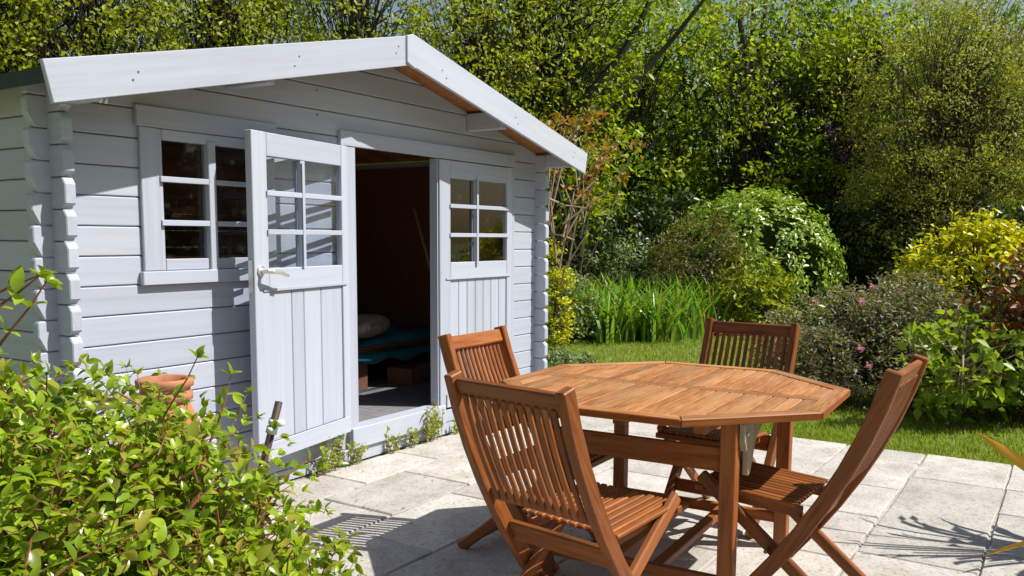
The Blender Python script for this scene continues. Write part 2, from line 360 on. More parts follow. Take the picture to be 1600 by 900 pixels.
# roof: boards below, felt on top
roof = empty('roof'); roof.parent = shed
HW = XC + 0.152; Y0R, Y1R = -0.286, D + 0.25
ca = math.cos(math.atan(SL))
for s in (-1, 1):
    nb = 24
    for k in range(nb):
        ya = Y0R + (Y1R - Y0R) * k / nb; yb = Y0R + (Y1R - Y0R) * (k + 1) / nb - 0.004
        p = [(XC, UND), (XC + s * HW, UND - SL * HW), (XC + s * HW, UND - SL * HW + 0.02), (XC, UND + 0.02)]
        MB().prism(p, 'y', ya, yb).build('roof_board', M['pine'], roof)
    p = [(XC, UND + 0.0215), (XC + s * (HW + 0.012), UND - SL * (HW + 0.012) + 0.0215), (XC + s * (HW + 0.012), UND - SL * (HW + 0.012) + 0.030), (XC, UND + 0.030)]
    MB().prism(p, 'y', Y0R, Y1R).build('roof_felt', M['felt'], roof)
    xe = XC + s * (HW + 0.002); ze = und(xe)
    MB().prism([(xe, ze - 0.030), (xe + s * 0.0095, ze - 0.030), (xe + s * 0.0095, ze + 0.0215), (xe, ze + 0.0205)], 'y', Y0R, Y1R).build('felt_drip_edge', M['felt'], roof)
    # bargeboard
    yb0, yb1 = -0.312, -0.289
    if s < 0: yb0 += 0.0; 
    o = 0.0 if s < 0 else -0.012
    bt, tp = 2.283, 2.446
    xi = XC - 0.012 if s < 0 else XC - 0.035
    def zz(x, c): return c - SL * abs(x - XC)
    tipb = XC + s * 2.07; tipt = XC + s * 2.105
    if s < 0: poly = [(xi, zz(xi, bt)), (tipb, zz(tipb, bt)), (tipt, zz(tipt, tp)), (xi, zz(xi, tp))]
    else: poly = [(xi, bt + 0.012), (XC + 0.03, bt - 0.012), (XC + 0.05, zz(XC + 0.05, bt)), (tipb, zz(tipb, bt)), (tipt, zz(tipt, tp)), (XC + 0.02, tp + 0.012), (xi, tp - 0.006)]
    cx = sum(q[0] for q in poly) / len(poly); cz = sum(q[1] for q in poly) / len(poly)
    ang = math.atan(-s * SL)                                   # lay the grain along the board
    rot = Matrix.Rotation(-ang, 4, 'Y'); inv = rot.inverted()
    loc = [inv @ Vector((q[0] - cx, 0, q[1] - cz)) for q in poly]
    MB().prism([(q.x, q.z) for q in loc], 'y', yb0 + o - 0.0 , yb1 + o).build('bargeboard', M['barge'], roof, bevel=0.003, M=Matrix.Translation((cx, 0, cz)) @ rot)
    for xx in (XC + s * 1.0,):
        MB().span((xx - 0.03 , -0.286, und(xx) - 0.125), (xx + 0.03, -0.002, und(xx) - 0.012)).build('purlin', M['paint_side'], roof, bevel=0.003)
    # log plate under the eave
    xp = XR - T / 2 if s > 0 else T / 2
    MB().span((xp - 0.045, -0.286, und(xp) - 0.11), (xp + 0.045, -EXT - 0.004, und(xp) - 0.016)).build('purlin', M['paint_side'], roof, bevel=0.003)
for q_ in (0.055, 0.078): MB().tube([(q_, -0.285, 1.862), (q_, -0.280, 1.845), (q_ + 0.004, -0.265, 1.850)], 0.006, 8).build('cable_clip', M['white'], roof, smooth=True)
M['nail'] = plain('rusty_nail', (0.10, 0.07, 0.06), 0.7)
for (x, z) in ((0.18, 1.945), (0.205, 1.98), (1.05, 2.14), (1.08, 2.19), (1.80, 2.33), (1.82, 2.37)): MB().tube([(x, -0.3135, z), (x, -0.311, z)], 0.0045, 8).build('nail', M['nail'], roof)
for (x, z) in ((2.2, 2.30), (2.24, 2.26), (3.0, 2.12), (3.03, 2.08), (3.8, 1.92), (3.82, 1.96)): MB().tube([(x, -0.3255, z), (x, -0.323, z)], 0.0045, 8).build('nail', M['nail'], roof)
for z in (1.985, 2.115): MB().tube([(1.50, -0.003, z), (1.50, 0.001, z)], 0.005, 8).build('nail', M['nail'], fwall)

def piece(name, a, b, mat, par, bevel=0.003):
    a = Vector(a); b = Vector(b); c = (a + b) / 2
    return MB().box((0, 0, 0), [abs(t) for t in (b - a)]).build(name, mat, par, bevel=bevel, M=Matrix.Translation(c))
P, PV = M['paint'], M['paint_v']
# window
win = empty('window'); win.parent = shed
for k, (a, b) in enumerate((((0.384, -0.024, 1.808), (1.19, -0.001, 1.900)), ((0.384, -0.03, 1.101), (1.19, -0.001, 1.163)))): piece('trim_board' if k == 0 else 'sill', a, b, P, win)
piece('trim_board', (0.40, -0.020, 1.165), (0.492, -0.001, 1.806), PV, win); piece('trim_board', (1.082, -0.020, 1.165), (1.174, -0.001, 1.806), PV, win)
# casement frame
fy0, fy1 = -0.012, 0.03
for a, b, mt in (((0.494, fy0, 1.165), (0.515, fy1, 1.806), PV), ((1.059, fy0, 1.165), (1.080, fy1, 1.806), PV), ((0.517, fy0, 1.758), (1.057, fy1, 1.806), P), ((0.517, fy0, 1.165), (1.057, fy1, 1.217), P)): piece('casement_frame', a, b, mt, win)
piece('mullion', (0.757, -0.026, 1.150), (0.800, fy1 - 0.002, 1.772), PV, win)
for zc in (1.58, 1.383): piece('glazing_bar', (0.493, -0.028, zc - 0.013), (0.755, -0.014, zc + 0.013), P, win, 0.002); piece('glazing_bar', (0.802, -0.024, zc - 0.012), (1.062, -0.012, zc + 0.012), P, win, 0.002)
zs = [1.217, 1.383, 1.58, 1.758]
for a, b in ((0.516, 0.756), (0.801, 1.058)):
    for z0, z1 in zip(zs[:-1], zs[1:]): piece('pane', (a, 0.006, z0 + 0.001), (b, 0.009, z1 - 0.001), M['glass'], win, 0)
# door surround
surround = empty('door_frame'); surround.parent = shed
piece('lintel', (1.655, -0.026, 1.834), (3.47, -0.001, 1.921), P, surround)
piece('jamb', (1.70, -0.022, 0.20), (1.774, 0.05, 1.832), PV, surround); piece('jamb', (3.432, -0.018, 0.10), (3.468, -0.001, 1.832), PV, surround)
piece('threshold', (1.70, -0.045, 0.085), (2.595, 0.07, 0.206), P, surround); piece('plinth_board', (1.62, -0.024, 0.002), (3.47, -0.002, 0.083), P, surround); piece('plinth_board', (2.60, -0.030, 0.085), (3.43, -0.002, 0.165), P, surround)
piece('door_stop', (2.548, -0.012, 0.208), (2.556, 0.05, 1.832), PV, surround, 0.001)
def door(name, Mx, mirror, label):
    """leaf in its own plane: x from the free edge (0) to the hinge (.83), y<0 is the outside"""
    d = empty(name); d.parent = shed; d.matrix_local = Mx; d['label'] = label
    Wd = 0.83
    def q(nm, x0, x1, y0, y1, z0, z1, mt, bevel=0.003):
        return piece(nm, (x0, y0, z0), (x1, y1, z1), mt, d, bevel)
    q('stile', 0.0, 0.112, -0.02, 0.02, 0.2, 1.83, PV); q('stile', 0.766, Wd, -0.02, 0.02, 0.2, 1.83, PV)
    q('rail', 0.114, 0.764, -0.0195, 0.0195, 1.715, 1.829, P); q('rail', 0.114, 0.764, -0.0195, 0.0195, 1.055, 1.165, P); q('rail', 0.06, 0.80, -0.027, -0.021, 1.052, 1.066, P, 0.001)
    q('rail', 0.114, 0.764, -0.0195, 0.0195, 0.201, 0.285, P); q('rail', 0.06, 0.81, -0.030, -0.021, 0.2, 0.29, P, 0.002)
    n = 4 if not mirror else 7; xs = [0.114, 0.30, 0.405, 0.56, 0.764] if not mirror else list(np.linspace(0.114, 0.764, 8))
    for a, b in zip(xs[:-1], xs[1:]): q('panel_board', a + 0.002, b - 0.002, -0.012, 0.008, 0.287, 1.053, PV, 0.004)
    for zc in (1.535, 1.345): q('glazing_bar', 0.113 - 0.012, 0.765 + 0.012 * (1 if mirror else 0), -0.030, -0.021, zc - 0.013, zc + 0.013, P, 0.002)
    for zc in (1.535, 1.345): q('glazing_bar', 0.116, 0.762, 0.006, 0.018, zc - 0.012, zc + 0.012, P, 0.002)
    q('glazing_bar', 0.385, 0.407, -0.0325, -0.0305, 1.14 if mirror else 1.167, 1.73 if mirror else 1.713, PV, 0.001); q('glazing_bar', 0.386, 0.406, 0.0185, 0.021, 1.167, 1.713, PV, 0.001)
    q('glazing_bar', 0.386, 0.406, -0.0205, 0.0055, 1.167, 1.713, PV, 0.001)
    zs = [1.165, 1.345, 1.535, 1.715]
    for a, b in ((0.113, 0.385), (0.407, 0.765)):
        for z0, z1 in zip(zs[:-1], zs[1:]): q('pane', a, b, -0.002, 0.001, z0, z1, M['glass'], 0)
    return d
fe = Vector((0.868, -0.176, 0)); hg = Vector((1.690, -0.022, 0)); ax = (hg - fe).normalized(); an = math.atan2(ax.y, ax.x)
d1 = door('door', Matrix.Translation(fe) @ Matrix.Rotation(an, 4, 'Z'), False, 'open door leaf folded back against the wall, its lower half of broad boards')
hb = MB().tube([(0.045, -0.021, 1.155), (0.045, -0.030, 1.155)], 0.027, 16).tube([(0.045, -0.03, 1.155), (0.045, -0.068, 1.155), (0.06, -0.082, 1.153), (0.11, -0.086, 1.148), (0.178, -0.084, 1.128)], [0.013, 0.013, 0.013, 0.0115, 0.009], 10)
hb.build('handle', M['handle'], d1, bevel=0.002)
MB().box((-0.004, 0, 1.13), (0.006, 0.026, 0.16)).build('lock_plate', M['steel'], d1, bevel=0.001)
MB().tube([(0.045, 0.02, 1.155), (0.045, 0.07, 1.155), (0.15, 0.075, 1.15)], 0.01, 8).build('handle', M['steel'], d1)
hx = Matrix.Translation((2.562 + 0.868, 0.0, 0)) @ Matrix.Diagonal((1, 1, 1, 1))
Mr = Matrix.Translation((2.560, -0.004, -0.02)) @ Matrix.Diagonal((1.045, 1, 1.01, 1))
door('door', Mr, True, 'closed door leaf with narrow lower boards')
# ------------------------------------------------------------------ inside the shed
M['teal'] = plain('teal_cloth', (0.012, 0.15, 0.19), 0.9, noise=0.35, scale=7, bump=0.5); M['cream'] = plain('floral_cloth', (0.27, 0.20, 0.18), 0.9, noise=0.7, scale=16)
bed = empty('camp_bed', (3.02, 1.10, 0.195), label='low metal camp bed standing inside the shed behind the door opening', cat='bed')
for x in (-0.45, 0.68):
    for y in (-0.28, 0.6): MB().tube([(x, y, 0), (x, y, 0.29)], 0.014, 8).build('leg', M['steel'], bed)
MB().tube([(-0.47, -0.30, 0.29), (0.70, -0.30, 0.29), (0.70, 0.77, 0.29), (-0.47, 0.77, 0.29), (-0.47, -0.30, 0.29)], 0.016, 8).build('bed_frame', M['steel'], bed)
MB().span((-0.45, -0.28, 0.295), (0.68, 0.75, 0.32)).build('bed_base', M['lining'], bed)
def cloth(name, x0, x1, y0, y1, z, th, mat, drop, label, cat):
    nx, ny = 22, 18; v = []; f = []
    for j in range(ny + 1):
        for i in range(nx + 1):
            x = x0 + (x1 - x0) * i / nx; y = y0 + (y1 - y0) * j / ny
            dz = 0.02 * math.sin(i * 0.9 + 1.3 * math.sin(j * 0.5)) + 0.012 * math.sin(j * 1.1 + i * 0.35)
            e = max(0, 3 - j) / 3.0
            v.append((x, y + e * 0.02, z + th + dz - drop * e * e))
    for j in range(ny):
        for i in range(nx): a = j * (nx + 1) + i; f.append((a, a + 1, a + nx + 2, a + nx + 1))
    o = link(name, mesh(v, f, True), mat); mo = o.modifiers.new('s', 'SOLIDIFY'); mo.thickness = 0.02; return tag(o, label, cat)
cloth('blanket', 2.54, 3.74, 0.765, 1.7, 0.505, 0.05, M['teal'], 0.15, 'crumpled teal blanket spread over the camp bed', 'blanket')
b = MB(); nn = 14
for j in range(9):
    for i in range(nn):
        a = 2 * math.pi * i / nn; ph = math.pi * j / 8; r = math.sin(ph) ** 0.6; b.v.append(Vector((0.26 * r * math.copysign(abs(math.cos(a)) ** 0.6, math.cos(a)), 0.17 * r * math.copysign(abs(math.sin(a)) ** 0.6, math.sin(a)), -0.085 * math.cos(ph))))
for j in range(8):
    for i in range(nn): b.f.append((j * nn + i, j * nn + (i + 1) % nn, (j + 1) * nn + (i + 1) % nn, (j + 1) * nn + i))
tag(b.build('pillow', M['cream'], smooth=True, M=Matrix.Translation((2.90, 0.98, 0.655)) @ Matrix.Rotation(0.3, 4, 'Z')), 'flowered pillow lying on the camp bed', 'pillow')
M['card'] = plain('brown_card', (0.20, 0.085, 0.05), 0.85, noise=0.2, scale=14); M['blue'] = plain('blue_plastic', (0.02, 0.10, 0.42), 0.4)
def crate(name, c, d, mat, label, cat, rz=0.0, lid=None):
    r = empty(name, c, rz, label, cat); t = 0.012
    MB().span((-d[0] / 2, -d[1] / 2, 0), (d[0] / 2, d[1] / 2, t)).build('base', mat, r)
    for s in (-1, 1):
        MB().span((s * d[0] / 2, -d[1] / 2, t), (s * (d[0] / 2 - t), d[1] / 2, d[2])).build('side_panel', mat, r); MB().span((-d[0] / 2 + t, s * d[1] / 2, t), (d[0] / 2 - t, s * (d[1] / 2 - t), d[2])).build('side_panel', mat, r)
    if lid: MB().span((-d[0] / 2 - 0.01, -d[1] / 2 - 0.01, d[2] + 0.001), (d[0] / 2 + 0.01, d[1] / 2 + 0.01, d[2] + 0.02)).build('lid', lid, r, bevel=0.004)
crate('storage_box', (3.25, 0.80, 0.196), (0.34, 0.22, 0.13), M['card'], 'low reddish brown box on the shed floor beneath the bed', 'box', 0.15)
crate('storage_box', (2.72, 0.98, 0.196), (0.22, 0.22, 0.22), M['card'], 'brown box with a blue lid under the left end of the bed', 'box', -0.1, M['blue'])

brm = empty('broom', (3.60, 0.62, 0.196), 0.5, 'broom with a pale handle leaning inside the shed at the right of the doorway', 'broom')
MB().tube([(0, 0, 0.12), (0.10, 0.35, 1.35)], 0.012, 8).build('handle', M['drytwig'], brm, smooth=True); MB().span((-0.14, -0.03, 0.07), (0.14, 0.03, 0.12)).build('head', M['lining'], brm, bevel=0.008)
MB().span((-0.135, -0.025, 0.0), (0.135, 0.025, 0.068)).build('bristles', M['twig'], brm)
sd_ = empty('shelf_board', (2.2, D - T - 0.30, 1.15), 0, 'long plank shelf on the back wall inside the shed', 'shelf')
MB().span((-0.9, 0, 0), (1.5, 0.28, 0.022)).build('plank', M['pine'], sd_)
for x in (-0.6, 0.4, 1.2): MB().span((x, 0.0, -0.2), (x + 0.03, 0.28, -0.002)).build('bracket', M['pine'], sd_)
# ------------------------------------------------------------------ table
tb = empty('garden_table', (1.316, -2.173, 0), 0.045, 'octagonal slatted teak table with pale sun worn top, between four chairs', 'table')
H = 0.728; A_ = 0.651; TA = 0.272; TH = 0.027
oct_o = [(-A_, -TA), (-TA, -A_), (TA, -A_), (A_, -TA), (A_, TA), (TA, A_), (-TA, A_), (-A_, TA)]
fwid = 0.062; ki = (A_ - fwid) / A_; oct_i = [(x * ki, y * ki) for x, y in oct_o]
for i in range(8):
    j = (i + 1) % 8; a, b_, c, d = Vector((*oct_o[i], 0)), Vector((*oct_o[j], 0)), Vector((*oct_i[j], 0)), Vector((*oct_i[i], 0))
    mid = (a + b_ + c + d) / 4; ang = math.atan2((b_ - a).y, (b_ - a).x); rt = Matrix.Rotation(ang, 4, 'Z'); inv = rt.inverted()
    g_ = 0.997
    poly = [((inv @ (p - mid)).x * g_, (inv @ (p - mid)).y) for p in (a, b_, c, d)]
    fo = MB().prism(poly, 'z', -TH, 0).build('frame_board', M['teak_top'], tb, bevel=0.003, M=Matrix.Translation((mid.x, mid.y, H)) @ rt)
    fo.data.materials.append(M['teak_edge'])
    for pg in fo.data.polygons:
        if abs(pg.normal.z) < 0.5: pg.material_index = 1                  # sawn edges keep the oiled colour
def ilim(x):                                                    # half-length of the inner octagon at x... measured along y
    t = oct_i[1][0]; ai = A_ - fwid; ta = TA * ki
    x = abs(x)
    return ai if x <= ta else ai - (x - ta)
# centre board runs along y (the long axis of the slat grid), slats run along x
stick('centre_board', (0, -(A_ - fwid) + 0.002, H - TH / 2 - 0.001), (0, A_ - fwid - 0.002, H - TH / 2 - 0.001), 0.058, TH - 0.003, M['teak_top'], tb, side=(1, 0, 0), bevel=0.002)
ns = 21; ai = A_ - fwid; pitch = 2 * ai / ns
for i in range(ns):
    y = -ai + pitch * (i + 0.5); y0 = y - pitch / 2 + 0.003; y1 = y + pitch / 2 - 0.003
    for s in (-1, 1):
        xa = 0.032; l0, l1 = ilim(y0) - 0.003, ilim(y1) - 0.003
        poly = [(s * xa, y0 - y), (s * l0, y0 - y), (s * l1, y1 - y), (s * xa, y1 - y)]
        cx = s * (xa + max(l0, l1)) / 2
        MB().prism([(p[0] - cx, p[1]) for p in poly], 'z', -0.02, 0).build('top_slat', M['teak_top'], tb, bevel=0.002, M=Matrix.Translation((cx, y, H - 0.0015 - rng.uniform(0, 0.0015))))
LEGS = [(-0.470, -0.387), (-0.468, 0.33), (0.378, 0.378), (0.375, -0.378)]
for (x, y) in LEGS: stick('leg', (x, y, 0), (x, y, H - TH - 0.001), 0.055, 0.055, M['teak'], tb, side=(1, 0, 0))
stick('apron', (-0.470, -0.358, 0.566), (-0.468, 0.301, 0.566), 0.022, 0.085, M['teak'], tb)
stick('apron', (0.377, -0.348, 0.645), (0.377, 0.348, 0.645), 0.022, 0.07, M['teak'], tb); stick('apron', (-0.437, 0.345, 0.645), (0.349, 0.377, 0.645), 0.022, 0.07, M['teak'], tb, side=(0, 1, 0))
for y in (-0.30, 0.0, 0.30): stick('bearer', (-0.54, y, H - TH - 0.021), (0.54, y, H - TH - 0.021), 0.045, 0.038, M['teak'], tb, side=(0, 1, 0))
stick('stretcher', (0.376, -0.349, 0.125), (0.376, 0.349, 0.125), 0.028, 0.045, M['teak'], tb); stick('stretcher', (-0.470, -0.358, 0.125), (-0.468, 0.301, 0.125), 0.028, 0.045, M['teak'], tb)
stick('stretcher', (-0.453, 0.05, 0.125), (0.361, 0.05, 0.125), 0.045, 0.028, M['teak'], tb, side=(0, 1, 0)); stick('stretcher', (-0.454, -0.12, 0.125), (0.361, -0.12, 0.125), 0.045, 0.028, M['teak'], tb, side=(0, 1, 0))
bp_ = [(-0.425, 0.699), (-0.13, 0.699), (-0.21, 0.655), (-0.29, 0.615), (-0.315, 0.565), (-0.345, 0.515), (-0.372, 0.505), (-0.378, 0.60), (-0.405, 0.598), (-0.425, 0.635)]
MB().prism([(q[0] - 0.045, q[1]) for q in bp_], 'y', -0.438, -0.416).build('bracket', M['teak_grey'], tb, bevel=0.003)
bolt = MB().tube([(-0.45, -0.444, 0.66), (-0.45, -0.437, 0.66)], 0.007, 8).build('bolt', M['steel'], tb)

# ------------------------------------------------------------------ chairs
def make_chair():
    c = empty('folding_chair'); tk = M['teak']
    def st(z): k = 0.922 - z; return 0.42 - 0.27 * k - 0.341 * k * k     # the bowed line of the stiles
    dr = Vector((0, st(0.922) - st(0.0), 0.922)).normalized(); nr = Vector((0, dr.z, -dr.y)); sdx = Vector((1, 0, 0))
    cache = {}
    def bowed(name, x, z0, z1, thick, wide, off, mat):
        """a timber sawn to the bow of the back, grain along its length"""
        key = (z0, z1, thick, wide, off); cc = Vector((0, (st(z0) + st(z1)) / 2, (z0 + z1) / 2)); m = 8
        if key not in cache:
            mb = MB(); A = []; Bq = []
            for i in range(m + 1):
                z = z0 + (z1 - z0) * i / m; p = Vector((0, st(z), z)) - cc; t = Vector((0, st(z + 0.01) - st(z - 0.01), 0.02)).normalized(); q = Vector((0, t.z, -t.y))
                A.append(p + q * (off + wide / 2)); Bq.append(p + q * (off - wide / 2))
            poly = A + Bq[::-1]
            mb.prism([(p.dot(dr), p.dot(nr)) for p in poly], 'y', -thick / 2, thick / 2); me = mesh(mb.v, mb.f); me.materials.append(mat); cache[key] = me
        Mx = Matrix(((dr.x, sdx.x, nr.x, x + cc.x), (dr.y, sdx.y, nr.y, cc.y), (dr.z, sdx.z, nr.z, cc.z), (0, 0, 0, 1)))
        return bev(link(name, cache[key], None, c, Mx), 0.004)
    bk = Vector((0, 0.92, -0.38)).normalized()
    for s in (-1, 1):
        bowed('stile', s * 0.216, 0.0, 0.918, 0.034, 0.052, 0.0, tk)
        stick('leg', (s * 0.180, -0.222, 0.481), (s * 0.180, 0.363, 0.0), 0.027, 0.046, tk, c, bevel=0.006)
        stick('seat_rail', (s * 0.150, -0.218, 0.424), (s * 0.150, 0.135, 0.398), 0.022, 0.04, tk, c)
        MB().tube([(s * 0.195, 0.040, 0.262), (s * 0.2335, 0.040, 0.262)], 0.007, 8).build('pivot_bolt', M['bronze_bolt'], c)
    stick('top_rail', (-0.198, st(0.878), 0.878), (0.198, st(0.878), 0.878), 0.024, 0.060, tk, c, side=bk, bevel=0.005)
    stick('bottom_rail', (-0.198, st(0.520), 0.520), (0.198, st(0.520), 0.520), 0.022, 0.045, tk, c, side=bk)
    for k in range(12): bowed('back_slat', -0.172 + 0.344 * k / 11, 0.508, 0.862, 0.018, 0.014, 0.010, tk)
    for k in range(12):
        x = -0.182 + 0.364 * k / 11
        stick('seat_slat', (x * 0.985, -0.228, 0.455), (x, 0.128, 0.428), 0.024, 0.014, tk, c, bevel=0.003)
    stick('front_rail', (-0.195, -0.222, 0.434), (0.195, -0.222, 0.434), 0.03, 0.024, tk, c, side=(0, 1, 0))
    stick('rear_rail', (-0.1985, st(0.375) - 0.006, 0.375), (0.1985, st(0.375) - 0.006, 0.375), 0.024, 0.075, tk, c, side=bk, bevel=0.006)
    stick('brace', (-0.1985, st(0.15), 0.15), (0.1985, st(0.15), 0.15), 0.022, 0.06, tk, c, side=bk, bevel=0.005)
    stick('brace', (-0.166, 0.297, 0.054), (0.166, 0.297, 0.054), 0.026, 0.04, tk, c, side=(0, 1, 0.6), bevel=0.005)
    return c
M['bronze_bolt'] = plain('dull_bolt', (0.16, 0.12, 0.08), 0.5, metal=0.6)
ch = make_chair()
spots = [((0.455, -2.265), 80.7, 'teak folding chair nearest the viewer, its back turned, left of the table'),
         ((1.11, -1.749), 1.2, 'sunlit teak folding chair behind the table, in front of the shed doors'),
         ((1.85, -2.18), -92.5, 'teak folding chair on the lawn side of the table, its back against the green'),
         ((1.115, -2.677), 178.1, 'teak folding chair seen edge on, at the right end of the table')]
for i, ((x, y), a, lab) in enumerate(spots):
    o = ch if i == 0 else copy_tree(ch)
    o.location = (x, y, 0); o.rotation_euler = (0, 0, R(a)); tag(o, lab, 'chair', 'folding chairs round the table')

# ------------------------------------------------------------------ pot, stake
pot = empty('terracotta_urn', (0.195, -0.42, 0), label='tall terracotta urn by the shed wall behind the leafy bush', cat='urn')
MB().lathe([(0.0, 0.0), (0.11, 0.0), (0.12, 0.02), (0.165, 0.25), (0.18, 0.42), (0.165, 0.53), (0.125, 0.61), (0.108, 0.645), (0.106, 0.66)], 32).build('body', M['terra'], pot, smooth=True)
MB().lathe([(0.106, 0.655), (0.122, 0.665), (0.124, 0.69), (0.112, 0.70), (0.112, 0.715), (0.128, 0.722), (0.130, 0.748), (0.118, 0.755), (0.098, 0.752), (0.092, 0.70), (0.095, 0.6), (0.0, 0.5)], 32).build('rim', M['terra'], pot, smooth=True)
pot.scale = (0.88, 0.88, 0.985)
sp = spot(2.3, -0.62, 0.885); sb = spot(2.3, -0.86, 0.0)
stake = empty('garden_stake', sb, label='dark brown leaning stake with a white tie, rising from the bush beside the open door', cat='stake')
MB().tube([Vector((0, 0, 0)), (sp - sb) * 0.5, (sp - sb)], [0.010, 0.011, 0.0105], 10).build('pole', plain('brown_stake', (0.05, 0.028, 0.02), 0.6, noise=0.4, scale=40), stake, smooth=True)
tt = sp - sb
MB().tube([tt * 0.905, tt * 0.925], 0.015, 12).tube([tt * 0.932 , tt * 0.948], 0.014, 12).tube([tt * 0.93 + RT * 0.005, tt * 0.94 + RT * 0.026 - FW * 0.01], [0.007, 0.010], 10).build('tie', M['white'], stake, smooth=True)

# ================================================================== planting
def leaf_mesh(P, size, aspect=0.5, upb=0.5, fold=0.18, dirs=None, dirw=0.0, droop=0.0, sizev=0.35, out=None, outw=0.0):
    """many small folded leaves, two triangles each, as one mesh"""
    n = len(P); N = rng.normal(size=(n, 3)); N[:, 2] = N[:, 2] + upb * 1.6
    if out is not None: N += out * outw
    N /= np.linalg.norm(N, axis=1)[:, None]
    t = rng.normal(size=(n, 3)); t[:, 2] -= droop
    if dirs is not None: t = t * (1 - dirw) + dirs * dirw * 1.8
    t -= N * np.sum(t * N, axis=1)[:, None]; t /= np.linalg.norm(t, axis=1)[:, None] + 1e-9
    b = np.cross(N, t); s = size * (1 + sizev * rng.uniform(-1, 1, n))[:, None]
    v = np.empty((n, 4, 3)); v[:, 0] = P - t * s * 0.5; v[:, 2] = P + t * s * 0.5
    v[:, 1] = P + b * s * aspect * 0.5 + N * s * fold * aspect; v[:, 3] = P - b * s * aspect * 0.5 + N * s * fold * aspect
    idx = np.arange(n)[:, None] * 4; f = np.stack([idx + [[0, 1, 2]], idx + [[0, 2, 3]]], 1).reshape(-1)
    me = bpy.data.meshes.new('leaves'); me.vertices.add(n * 4); me.vertices.foreach_set('co', v.reshape(-1))
    me.loops.add(n * 6); me.loops.foreach_set('vertex_index', f.astype(np.int32)); me.polygons.add(n * 2)
    me.polygons.foreach_set('loop_start', np.arange(n * 2, dtype=np.int32) * 3); me.polygons.foreach_set('loop_total', np.full(n * 2, 3, dtype=np.int32))
    me.update(); me.validate(); return me
def ball(n, shell=0.0):
    d = rng.normal(size=(n, 3)); d /= np.linalg.norm(d, axis=1)[:, None]
    return d * (shell + (1 - shell) * rng.uniform(0, 1, n) ** (1 / 3.0))[:, None]
def crown(name, mat, parent, lobes, clump_r, per, size, twigmat=None, root=None, shell=0.45, flat=0.75, twig_r=0.012, zmin=0.05, **kw):
    """lobes: (cx,cy,cz, rx,ry,rz, clumps). clumps of leaves spread through each lobe, twigs out to each clump"""
    P = []; tw = MB(); outs = []
    for (cx, cy, cz, rx, ry, rz, nc) in lobes:
        C = ball(nc, shell) * [rx, ry, rz] + [cx, cy, cz]; C = C[C[:, 2] > zmin]
        for c in C:
            k = max(3, int(per * rng.uniform(0.5, 1.5))); r = clump_r * rng.uniform(0.6, 1.35)
            q = rng.normal(size=(k, 3)) * [r * 0.6, r * 0.6, r * 0.6 * flat] + c; P.append(q)
            o_ = (q - [cx, cy, cz]) / [rx, ry, rz]; outs.append(o_ / (np.linalg.norm(o_, axis=1)[:, None] + 1e-6))
            if twigmat is not None and rng.uniform() < 0.75:
                r0 = Vector(root) if root is not None else Vector((cx, cy, max(0.0, cz - rz)))
                s0 = Vector((r0.x + (c[0] - cx) * 0.15, r0.y + (c[1] - cy) * 0.15, r0.z + (cz + 0.2 * rz - r0.z) * rng.uniform(0.3, 1.0)))
                e = Vector(c); mid = (s0 + e) / 2 + Vector(rng.normal(0, 0.06 * (e - s0).length, 3)); mid.z += 0.05 * (e - s0).length
                tw.tube([s0, mid, e], [twig_r * 1.6, twig_r, twig_r * 0.4], 4, cap=False)
    P = np.concatenate(P); O = np.concatenate(outs); keep = P[:, 2] > zmin * 0.5; P = P[keep]; O = O[keep]
    o = link(name, leaf_mesh(P, size, out=O, **kw), mat, parent)
    if tw.v: tw.build('branches', twigmat, parent)
    return o
def trunk(path, rad, mat, parent, name='trunk', n=10): return MB().tube(path, rad, n).build(name, mat, parent, smooth=True)
def limbs(par, mat, specs):
    for (pth, r0, r1) in specs:
        pth = [Vector(p) for p in pth]; m = 8; out = []
        for i in range(m + 1):                                  # smooth curve through the given points
            t = i / m * (len(pth) - 1); k = min(int(t), len(pth) - 2); u = t - k
            p0 = pth[max(k - 1, 0)]; p1 = pth[k]; p2 = pth[k + 1]; p3 = pth[min(k + 2, len(pth) - 1)]
            out.append(0.5 * ((2 * p1) + (p2 - p0) * u + (2 * p0 - 5 * p1 + 4 * p2 - p3) * u * u + (3 * p1 - p0 - 3 * p2 + p3) * u ** 3) + Vector(rng.normal(0, 0.02, 3)) * (0 < i < m))
        MB().tube(out, [r0 + (r1 - r0) * i / m for i in range(m + 1)], 7, cap=False).build('limb', mat, par, smooth=True)

L = {}
L['spring'] = leafmat('spring_leaf', [(0.192, 0.227, 0.019), (0.3, 0.34, 0.031), (0.408, 0.428, 0.048), (0.228, 0.265, 0.026)], 0.4)
L['wood'] = leafmat('woodland_leaf', [(0.068, 0.136, 0.013), (0.136, 0.23, 0.02), (0.272, 0.383, 0.033), (0.102, 0.182, 0.019)], 0.42, 0.42, 0.4)
L['wood2'] = leafmat('fresh_woodland_leaf', [(0.14, 0.202, 0.013), (0.25, 0.298, 0.023), (0.39, 0.416, 0.031)], 0.44, 0.42, 0.4)
L['dark'] = leafmat('evergreen_leaf', [(0.021, 0.04, 0.009), (0.037, 0.063, 0.013), (0.059, 0.091, 0.018)], 0.22, 0.4, 0.45)
L['willow'] = leafmat('fine_olive_leaf', [(0.228, 0.243, 0.042), (0.332, 0.332, 0.063), (0.455, 0.431, 0.098), (0.175, 0.199, 0.035)], 0.35, 0.5, 0.3)
L['dome'] = leafmat('dome_leaf', [(0.162, 0.259, 0.024), (0.259, 0.373, 0.042), (0.373, 0.486, 0.072)], 0.3, 0.32, 0.5)
L['bronze'] = leafmat('bronze_leaf', [(0.091, 0.111, 0.022), (0.169, 0.143, 0.033), (0.247, 0.169, 0.05), (0.104, 0.13, 0.028)], 0.3, 0.5, 0.35)
